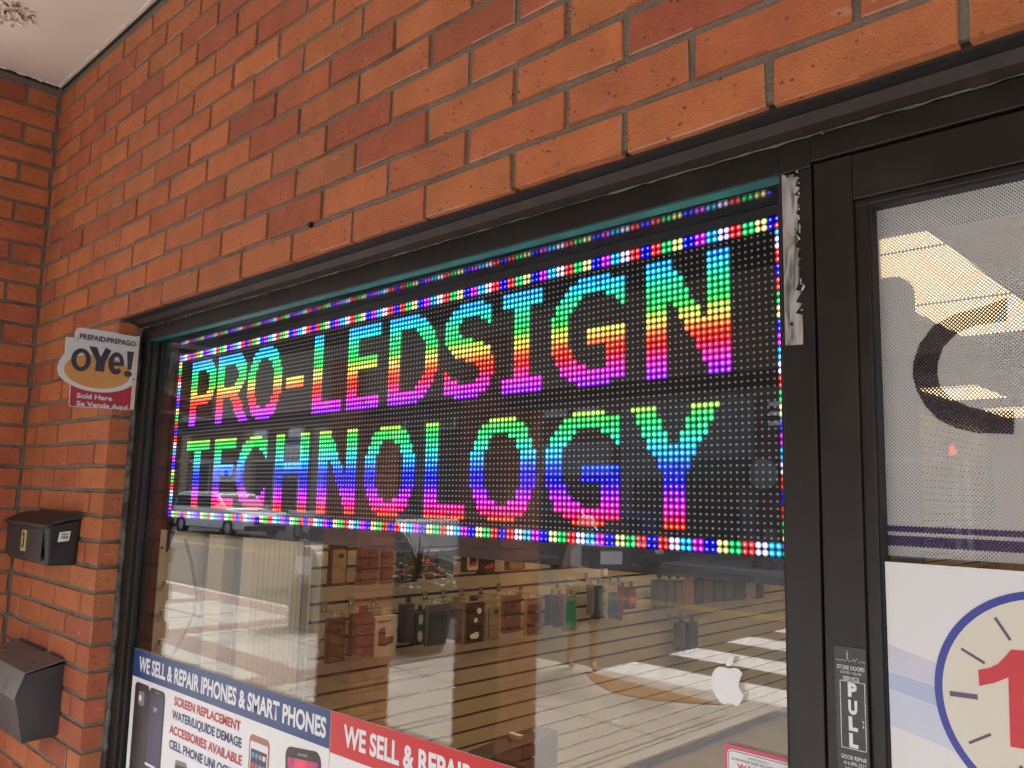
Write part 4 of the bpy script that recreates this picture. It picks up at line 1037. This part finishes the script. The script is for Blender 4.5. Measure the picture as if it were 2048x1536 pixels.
# brick columns and the beam that carries the soffit
def column(x0, x1, y0, y1, lab):
    t = thing('brick_column', lab, 'column', (0, 0, 0), group='brick columns at the pavement edge')
    b = MB(); ht = 2.60
    for n in range(int(ht/.0673)):
        z0, z1 = n*.0673+.005, n*.0673+.0625; sh = (n % 2)*.1
        for O, U, N, L in (((x0, y0, 0), (1, 0, 0), (0, -1, 0), x1-x0), ((x1, y1, 0), (-1, 0, 0), (0, 1, 0), x1-x0), ((x1, y0, 0), (0, 1, 0), (1, 0, 0), y1-y0), ((x0, y1, 0), (0, -1, 0), (-1, 0, 0), y1-y0)):
            s = 0.0; first = True
            while s < L-.02:
                w = .2-.1*(first and n % 2 == 1); e = min(L, s+w)
                if L-e < .05: e = L
                brick(b, O, U, N, s+(.004 if not first else 0), e-(.004 if e < L else 0), z0, z1, .04, brick_col(.9)); s = e; first = False
    b.build('brickwork', brickm, t)
    MB().box(x0+.012, x1-.012, y0+.012, y1-.012, 0, ht).build('mortar_bed', mortar, t)
column(-2.84, -2.51, -2.60, -2.30, 'brick column at the pavement edge nearest the crosswalk')
column(-4.13, -3.76, -2.60, -2.30, 'brick column left of the one nearest the crosswalk')
bm = thing('soffit_beam', 'dark beam with a pale signboard back along the front of the soffit', 'beam', (0, 0, 0))
MB().box(-9, 4.5, -2.62, -2.34, 2.16, ZS+.3).build('beam', M('beam_dark', (.022, .018, .016), .7), bm)
MB().box(-9, 4.5, -2.34, -2.31, 2.235, 2.66).build('signboard_back', M('signboard_grey', (.34, .33, .29), .6), bm)

# litter bin
lb = thing('litter_bin', 'grey street litter bin with a rounded top and square flap', 'litter bin', (-8.42, -5.15, 0))
binm = M('bin_grey', (.30, .29, .27), .5, var=.1)
q = MB(); q.prism([(-.30, 0), (.30, 0), (.31, .78), (.25, .93), (.12, 1.0), (-.12, 1.0), (-.25, .93), (-.31, .78)], 'y', -.25, .25); q.build('shell', binm, lb, .02)
MB().prism(rrect(-.17, .17, .66, .88, .04), 'y', .25, .262).build('flap', whitepl, lb, .003)
MB().prism(rrect(-.23, .23, .08, .56, .03), 'y', .25, .258).build('panel', M('bin_dark', (.10, .10, .10), .5), lb, .003)

# flower planter on the kerb
pt = thing('flower_planter', 'dark street planter with a spiky palm and orange and white flowers', 'planter', (-6.55, -5.15, .02))
q = MB(); q.lathe([(.0, 0), (.30, 0), (.34, .1), (.40, .62), (.43, .64), (.43, .68), (.37, .68), (.36, .6), (0, .6)], (0, 0, 0), 24); q.build('pot', blackpl, pt)
lf = MB()
for k in range(46):
    a = random.uniform(0, 6.28); el = random.uniform(.5, 1.4); L_ = random.uniform(.35, .62)
    d = Vector((math.cos(a)*math.cos(el), math.sin(a)*math.cos(el), math.sin(el))); t = Vector((-math.sin(a), math.cos(a), 0))*.014
    p0 = Vector((0, 0, .72)); p1 = p0+d*L_*.6; p2 = p0+d*L_+Vector((0, 0, -.12*(1.5-el)))
    lf.quad(p0-t, p0+t, p1+t, p1-t); lf.quad(p1-t, p1+t, p2+t*.1, p2-t*.1)
lf.build('palm_leaves', M('leaf_dark', (.035, .06, .03), .5), pt)
lf = MB()
for k in range(420):
    a = random.uniform(0, 6.28); r = .45*math.sqrt(random.random()); p = Vector((r*math.cos(a), r*math.sin(a), .66+.22*random.random()-.35*max(0, r-.3)*2))
    n1 = Vector((random.uniform(-1, 1), random.uniform(-1, 1), random.uniform(.2, 1))).normalized()*.03; n2 = n1.cross(Vector((0, 0, 1)))
    lf.quad(p-n1, p-n2*.7, p+n1, p+n2*.7)
lf.build('foliage', M('leaf_green', (.05, .09, .035), .5), pt)
fl_ = MB()
for k in range(150):
    a = random.uniform(0, 6.28); r = .46*math.sqrt(random.random()); p = Vector((r*math.cos(a), r*math.sin(a), .72+.2*random.random()-.35*max(0, r-.3)*2))
    fl_.lathe([(.0, .0), (.022, .006), (.026, .014), (0, .018)], p, 6, random.choice([(.7, .15, .04), (.75, .72, .7), (.65, .08, .05)]))
fl_.build('blossoms', M('blossom', (1, 1, 1), .6, attr=True), pt)

# cars parked across the street
def car(name, lab, cat, loc, rot, L, Wd, H, paint, pickup=False):
    t = thing(name, lab, cat, (loc[0], loc[1], RZ), group='vehicles across the street', rot=(0, 0, rot))
    pm = M('paint_%s' % paint[0], paint[1], .25, var=.03, coat=.6)
    gls = M('car_glass', (.02, .025, .03), .2, spec=.15); tyre = M('tyre', (.018, .018, .018), .8); rim = M('rim', (.45, .45, .46), .35, metal=.8)
    l = L/2; sill = .28; bl = .62*H
    b = MB(); b.prism([(-l, sill+.1), (-l+.05, sill), (l-.05, sill), (l, sill+.12), (l-.02, bl*.82), (l-.25, bl*.93), (l*.42, bl+.02), (-l+.1, bl+.02), (-l, bl*.9)], 'y', -Wd/2, Wd/2)
    b.build('body', pm, t, .07, 3)
    if pickup: cab = [(-l*.12, bl), (-l*.06, H*.97), (l*.02, H), (l*.18, H*.98), (l*.46, bl)]
    else: cab = [(-l*.97, bl), (-l*.86, H*.95), (-l*.6, H), (l*.10, H*.99), (l*.20, H*.96), (l*.47, bl)]
    c = MB(); c.prism(cab, 'y', -Wd/2+.14, Wd/2-.14); c.build('cabin', pm, t, .06, 3)
    g = MB(); ys = Wd/2-.138
    xs0, xs1 = (cab[0][0]+.2, cab[-1][0]-.28)
    for s in (-1, 1):
        lo, hi = bl+.05, H*.90
        g.prism([(xs0, lo), (xs0+.12, hi), (cab[-2][0]-.05, hi), (xs1, lo)], 'y', s*ys-.006, s*ys+.006)
    g.build('side_windows', gls, t)
    wv = MB(); a0, a1 = Vector((cab[-1][0], 0, cab[-1][1])), Vector((cab[-2][0], 0, cab[-2][1])); nn = Vector((a0.z-a1.z, 0, a1.x-a0.x)); nn = nn if nn.x > 0 else -nn; nn.normalize()
    p0, p1 = a0.lerp(a1, .1)+nn*.012, a0.lerp(a1, .9)+nn*.012; hw = Wd/2-.24
    wv.quad(p0+Vector((0, -hw-.04, 0)), p0+Vector((0, hw+.04, 0)), p1+Vector((0, hw, 0)), p1+Vector((0, -hw, 0)))
    o = wv.build('windscreen', gls, t); so_ = o.modifiers.new('thick', 'SOLIDIFY'); so_.thickness = .01
    for sx_ in (-1, 1):
        for sy in (-1, 1):
            w = MB(); cx_ = sx_*l*.62
            w.lathe([(.20, -.10), (.33, -.10), (.35, -.07), (.35, .07), (.33, .10), (.20, .10)], (0, 0, 0), 24)
            wo = w.build('wheel', tyre, t); wo.location = (cx_, sy*(Wd/2-.08), .35); wo.rotation_euler = (math.pi/2, 0, 0)
            r_ = MB(); r_.lathe([(0, .085), (.05, .09), (.20, .07), (.205, -.08), (0, -.085)], (0, 0, 0), 20); r_.build('rim', rim, wo)
    for sy in (-1, 1):
        h_ = MB(); h_.prism(rrect(sy*(Wd/2-.28)-.18, sy*(Wd/2-.28)+.18, bl*.70, bl*.84, .05), 'x', l-.05, l+.012); h_.build('headlight', M('lamp_clear', (.6, .6, .6), .15, coat=1), t, .01)
        h_ = MB(); h_.box(l*.36, l*.44, sy*Wd/2+(.0 if sy > 0 else -.16), sy*Wd/2+(.16 if sy > 0 else 0), bl+.03, bl+.16); h_.build('mirror', pm, t, .02)
    h_ = MB(); h_.prism(rrect(-.55, .55, bl*.48, bl*.78, .05), 'x', l-.02, l+.008); h_.build('grille', blackpl, t, .006)
    h_ = MB(); h_.box(l-.01, l+.03, -.17, .17, bl*.52, bl*.63); h_.build('number_plate', paper, t)
    h_ = MB(); h_.box(l-.1, l+.05, -Wd/2+.05, Wd/2-.05, sill, sill+.18); h_.build('bumper', blackpl, t, .03)
    return t
car('parked_van', 'white people carrier parked across the street, nearest the shop with the eye sign', 'car', (-29.6, -14.9), -.06, 5.4, 1.95, 1.62, ('white', (.62, .63, .65)))
car('parked_pickup', 'pale silver pickup parked behind the white people carrier', 'pickup', (-23.9, -16.3), .05, 4.8, 1.9, 1.62, ('silver', (.45, .46, .48)), True)
car('parked_car', 'dark saloon car parked across the street', 'car', (-13.2, -16.4), .03, 4.6, 1.85, 1.5, ('charcoal', (.02, .022, .026)))

car('waiting_car', 'black saloon car waiting in the near lane of the street', 'car', (-10.9, -8.6), 0, 4.5, 1.8, 1.42, ('black', (.012, .012, .014)))

# buildings across the street
FY = -20.5
def facade(lab, x0, x1, h, wallm, depth=8):
    t = thing('shop_building', lab, 'building', (0, FY, 0))
    MB().box(x0, x1, -depth, 0, 0, h).build('wall', wallm, t)
    return t
brn = M('facade_brown_brick', (.125, .062, .045), .85, var=.2, scale=6, bump=.2, bscale=20)
tan = M('facade_tan_stone', (.34, .26, .17), .85, var=.12, scale=4)
dkb = M('facade_dark_brick', (.06, .036, .032), .85, var=.2, scale=6)
rdb = M('facade_red_brick', (.13, .055, .045), .85, var=.2, scale=6)
glz = M('facade_glass', (.018, .02, .024), .12, spec=.7)
trimw = M('facade_trim', (.42, .41, .38), .7)
b1 = facade('brown brick shop building with tan pilasters across the street', -62, -28.6, 7.5, brn)
for x in (-46.0, -38.9, -32.4): MB().box(x, x+1.0, 0, .18, 0, 7.4).build('pilaster', tan, b1)
for x0, x1, z0, z1 in ((-44.6, -42.6, .5, 2.9), (-37.6, -35.9, .4, 2.95), (-35.5, -33.7, 0, 2.15), (-31.2, -29.0, .5, 2.8), (-44.2, -41.6, 4.9, 6.6), (-37, -34.4, 4.9, 6.6)):
    w = MB(); w.box(x0-.09, x1+.09, 0, .10, z0-.06 if z0 else 0, z1+.12); wo = w.build('window_frame' if z0 else 'door_frame', trimw, b1)
    w = MB(); w.box(x0, x1, .095, .108, z0, z1); w.build('pane', glz, wo)
text('house_number', '1039', (-36.0, .03, 3.2), (-1, 0, 0), (0, 0, 1), 1.5, .5, trimw, b1, .01, ext=.02)
MB().box(-62, -28.6, .0, .14, 3.0, 3.12).build('string_course', trimw, b1)
eye = thing('optician_sign', 'white shop sign with a drawing of an eye across the street', 'shop sign', (-40.6, FY+.05, 2.4))
MB().box(-1.5, 1.5, 0, .06, -.45, .45).build('board', paper, eye)
q = MB(); up = [(.85*math.cos(R_(w)), .30*math.sin(R_(w))) for w in range(20, 161, 10)]; dn2 = [(.85*math.cos(R_(w)), .26*math.sin(R_(w))) for w in range(200, 341, 10)]
for ptsl in (up, dn2):
    for k in range(len(ptsl)-1): q.tube([(ptsl[k][0], .065, ptsl[k][1]), (ptsl[k+1][0], .065, ptsl[k+1][1])], .025, 6)
q.cyl((0, .065, 0), 'y', .2, .01, 18); q.build('eye_drawing', pblack, eye)
bn = thing('hanging_banner', 'tall white banner with a blue top on the brown brick building', 'banner', (-34.1, FY+.12, 2.6))
MB().box(-.75, .75, 0, .02, 0, 1.45).build('cloth', paper, bn); MB().box(-.75, .75, 0.0, .024, 1.15, 1.46).build('blue_top', navy, bn)
q = MB()
for k in range(9): q.cyl((-.45+.45*(k % 3), .022, .2+.3*(k//3)), 'y', .09, .01, 10)
q.build('printed_dots', pgrey, bn)
for x, lab in ((-37.2, 'white square sign high on the brown facade, left'), (-33.9, 'white square sign high on the brown facade, right')):
    tag(MB().box(x-.6, x+.6, FY+.1, FY+.2, 3.9+.2, 5.1).build('wall_sign', paper), lab, 'shop sign')
b2_ = facade('dark brick building with upstairs windows across the street', -28.55, -19.6, 8.5, dkb)
for x in (-27.6, -24.6, -21.8):
    for z0, z1 in ((.5, 2.9), (4.2, 6.2)):
        w = MB(); w.box(x-.05, x+1.75, 0, .08, z0-.06, z1+.1); wo = w.build('window_frame', trimw if z0 > 3 else dkb, b2_); w = MB(); w.box(x+.05, x+1.65, .075, .09, z0, z1); w.build('pane', glz, wo)
b3 = facade('red brick shop with a wide grey fascia across the street', -19.55, -15.2, 7.0, rdb)
MB().box(-18.6, -15.4, 0, .12, 2.35, 3.45).build('fascia', M('fascia_grey', (.22, .22, .23), .6), b3)
w = MB(); w.box(-18.4, -15.6, .02, .1, .3, 2.25); w.build('shop_window', glz, b3)
for x in (-18.3, -16.9): w = MB(); w.box(x, x+1.0, 0, .08, 4.3, 6.0); w.build('window_frame', trimw, b3)
q = MB(); q.prism([(0, 3.2), (.5, 4.0), (.5, 4.6), (0, 4.9)], 'y', .1, .16); qo = q.build('projecting_sign', M('ochre_sign', (.35, .22, .07), .6), b3); qo.location = (-19.9, 0, 0)
b4 = facade('grey ribbed metal building with a green awning across the street', -15.1, -10.5, 9.0, M('ribbed_dark', (.13, .13, .135), .6))
q = MB()
for k in range(46): q.box(-15.1+k*.1, -15.1+k*.1+.05, 0, .03, 2.3, 9.0)
q.build('metal_ribs', M('ribbed_metal', (.22, .22, .225), .5), b4)
w = MB(); w.box(-14.6, -11.0, .0, .04, .3, 2.25); w.build('shop_window', glz, b4)
MB().prism([(0, 2.3), (0, 2.9), (.9, 2.35), (.9, 2.25)], 'x', -12.2, -10.6).build('awning', M('awning_green', (.012, .045, .03), .7), b4)
b5 = facade('brown brick corner pillar building with white letters across the street', -10.45, 9.0, 7.5, M('facade_corner_brick', (.10, .052, .042), .85, var=.2, scale=6))
text('sign_letter', 'E', (-9.55, .03, 3.75), (-1, 0, 0), (0, 0, 1), .5, .62, paper, b5, .02, ext=.04)
for x in (-7.5, -3.5, .5, 4.5):
    w = MB(); w.box(x, x+2.4, 0, .08, .4, 2.8); wo = w.build('window_frame', trimw, b5); w = MB(); w.box(x+.1, x+2.3, .075, .09, .5, 2.7); w.build('pane', glz, wo)
MB().cyl((-10.2, .12, 2.4), 'y', .42, .08, 28).build('round_sign', M('round_sign_grey', (.25, .27, .26), .6), b5)
bb_ = thing('newspaper_box', 'tall blue box with white lettering on the far pavement', 'street box', (-13.5, -19.2, 0))
MB().box(-.42, .42, -.3, .3, .05, 1.25).build('cabinet', M('box_blue', (.02, .09, .30), .5), bb_, .02)
MB().box(-.30, .30, .3, .31, .75, 1.1).build('window', glz, bb_); MB().box(-.44, .44, -.32, .32, 0, .05).build('base', blackpl, bb_)
q = MB()
for k in range(5): q.box(.33, .37, .302, .308, .2+k*.1, .26+k*.1)
q.build('white_lettering', paper, bb_)
af = thing('sandwich_board', 'folding pavement sign standing on the far pavement', 'pavement sign', (-9.4, -19.0, 0))
MB().prism([(-.35, 0), (-.32, 0), (-.02, 1.0), (-.05, 1.0)], 'y', -.3, .3).build('panel', pgrey, af); MB().prism([(.35, 0), (.32, 0), (.02, 1.0), (.05, 1.0)], 'y', -.3, .3).build('panel', pgrey, af)

# pedestrian signal on the far corner
sg = thing('pedestrian_signal', 'pedestrian signal on a pole showing a red hand', 'traffic signal', (-4.85, -18.5, 0))
MB().cyl((0, 0, 1.6), 'z', .06, 3.2, 14).build('pole', M('pole_grey', (.25, .25, .25), .5), sg)
MB().box(-.2, .2, -.02, .14, 2.62, 3.1).build('housing', blackpl, sg, .015)
q = MB(); q.prism([(-.07, 2.74), (.05, 2.74), (.085, 2.80), (.075, 2.86), (.05, 2.87), (.05, 2.96), (.03, 2.96), (.025, 2.89), (.02, 2.99), (0, 2.99), (-.005, 2.89), (-.015, 2.98), (-.035, 2.98), (-.035, 2.88), (-.05, 2.93), (-.07, 2.93), (-.075, 2.82)], 'y', .141, .146)
q.build('hand_symbol', M('signal_red', (.8, .1, .03), .5, emit=(1, .08, .03), estr=1.0), sg)

# passer-by with a box
def person(loc, face, hgt=1.5):
    t = thing('person', 'person in a pale cap and white shirt carrying a dark box', 'person', loc, rot=(0, 0, face))
    me = bpy.data.meshes.new('body'); s = hgt/1.75
    J = {'pel': (0, 0, .95, .15), 'wai': (0, .01, 1.1, .13), 'che': (0, .03, 1.32, .15), 'nec': (0, .05, 1.48, .06), 'hea': (0, .08, 1.62, .085), 'top': (0, .08, 1.70, .07),
         'lsh': (.18, .03, 1.42, .06), 'lel': (.25, .02, 1.16, .045), 'lwr': (.17, .25, 1.10, .035), 'rsh': (-.18, .03, 1.42, .06), 'rel': (-.25, .02, 1.16, .045), 'rwr': (-.17, .25, 1.10, .035),
         'lhi': (.09, 0, .90, .09), 'lkn': (.10, .08, .50, .06), 'lan': (.10, .02, .09, .04), 'lto': (.10, .17, .035, .035), 'rhi': (-.09, 0, .90, .09), 'rkn': (-.10, -.05, .50, .06), 'ran': (-.10, -.22, .10, .04), 'rto': (-.10, -.08, .035, .035)}
    for h_, x in (('l', 1), ('r', -1)):
        for f_ in range(5):
            y0 = .30 if f_ < 4 else .27
            J[h_+'f%da' % f_] = (x*(.14-.004*f_), y0-.01, 1.115-.02*f_ if f_ < 4 else 1.13, .012)
            J[h_+'f%db' % f_] = (x*(.11-.004*f_), y0+.035, 1.11-.02*f_ if f_ < 4 else 1.15, .010)
    E_ = [('pel','wai'),('wai','che'),('che','nec'),('nec','hea'),('hea','top'),('che','lsh'),('lsh','lel'),('lel','lwr'),('che','rsh'),('rsh','rel'),('rel','rwr'),('pel','lhi'),('lhi','lkn'),('lkn','lan'),('lan','lto'),('pel','rhi'),('rhi','rkn'),('rkn','ran'),('ran','rto')]
    for h_ in 'lr':
        for f_ in range(5): E_ += [(h_+'wr', h_+'f%da' % f_), (h_+'f%da' % f_, h_+'f%db' % f_)]
    ks = list(J); me.from_pydata([tuple(c*s for c in J[k][:3]) for k in ks], [(ks.index(a), ks.index(b)) for a, b in E_], [])
    me.update()
    o = bpy.data.objects.new('body', me); COL.objects.link(o); o.parent = t
    sk = o.modifiers.new('skin', 'SKIN')
    for k, v in zip(ks, me.skin_vertices[0].data): v.radius = (J[k][3]*s,)*2; v.use_root = (k == 'pel')
    o.modifiers.new('sub', 'SUBSURF').levels = 1; o.modifiers['sub'].render_levels = 1
    me.materials.append(M('skin_tone', (.40, .22, .14), .6))
    sh = MB(); sh.lathe([(.20, .86), (.19, 1.0), (.185, 1.15), (.21, 1.3), (.205, 1.40), (.12, 1.47), (.07, 1.5)], (0, .02, 0), 18); sh.v = [(x*s*1.05, y*s*.8, z*s) for x, y, z in sh.v]; sh.build('shirt', M('shirt_white', (.70, .69, .67), .8), t, smooth=True)
    sh = MB(); sh.lathe([(.205, .98), (.21, .85), (.20, .80)], (0, .0, 0), 18); sh.tube([(.1, .0, .86), (.105, .03, .55)], [.115, .10], 12); sh.tube([(-.1, 0, .86), (-.105, -.02, .55)], [.115, .10], 12); sh.v = [(x*s, y*s, z*s) for x, y, z in sh.v]; sh.build('shorts', M('shorts_grey', (.10, .10, .11), .8), t, smooth=True)
    sh = MB(); sh.lathe([(.105, 1.66), (.108, 1.70), (.09, 1.76), (.04, 1.79), (0, 1.795)], (0, .07, 0), 18); sh.prism([(-.08, .15), (.08, .15), (.07, .24), (0, .27), (-.07, .24)], 'z', 1.665, 1.675); sh.v = [(x*s, y*s, z*s) for x, y, z in sh.v]; sh.build('cap', M('cap_pale', (.45, .46, .48), .8), t, smooth=True)
    for sx_ in (-1, 1):
        e = MB(); e.cyl((sx_*.032*s, .158*s, 1.635*s), 'y', .009*s, .006, 8); e.build('eye', pblack, t)
    e = MB(); e.tube([(0, .155*s, 1.63*s), (0, .182*s, 1.60*s), (0, .16*s, 1.592*s)], [.008*s, .014*s, .008*s], 6); e.build('nose', MATS['skin_tone'], t)
    return t
pz = person((-4.72, -5.75, 0), math.radians(-60), 1.47)
bx_ = thing('carried_box', 'dark box with a pale label held by the passer-by', 'box', (-4.35, -5.62, 1.03), rot=(0, 0, math.radians(-60)))
MB().box(-.20, .20, -.13, .15, 0, .2).build('carton', M('carton_dark', (.03, .03, .035), .6), bx_, .005); MB().box(-.12, .10, .15, .153, .04, .16).build('label', paper, bx_)

# small hardware: screws and chips on the frame, bolts and drips on the mailboxes
for x, z in ((-1.2, 2.121), (-.45, 2.1215), (.35, 2.118), (.102, 2.02), (.103, 1.72)):
    q = MB(); q.cyl((x, -.0006, z), 'y', .0028, .0016, 12); q.box(x-.002, x+.002, -.0018, -.0012, z-.0003, z+.0003)
    q.build('frame_screw', steelm, fr)
for x in (-.13, .13):
    q = MB(); q.lathe([(0, .003), (.004, .002), (.005, 0)], (0, 0, 0), 12); o = q.build('lid_rivet', steelbox, mb2); o.location = (x, -.055, .1845); o.rotation_euler = (math.radians(-14), 0, 0)
for k in range(2):
    q = MB(); q.cyl((.1795+.0*k, -.010, .02+.085*k), 'x', .004, .003, 10); q.build('side_rivet', blackpl, mb1)
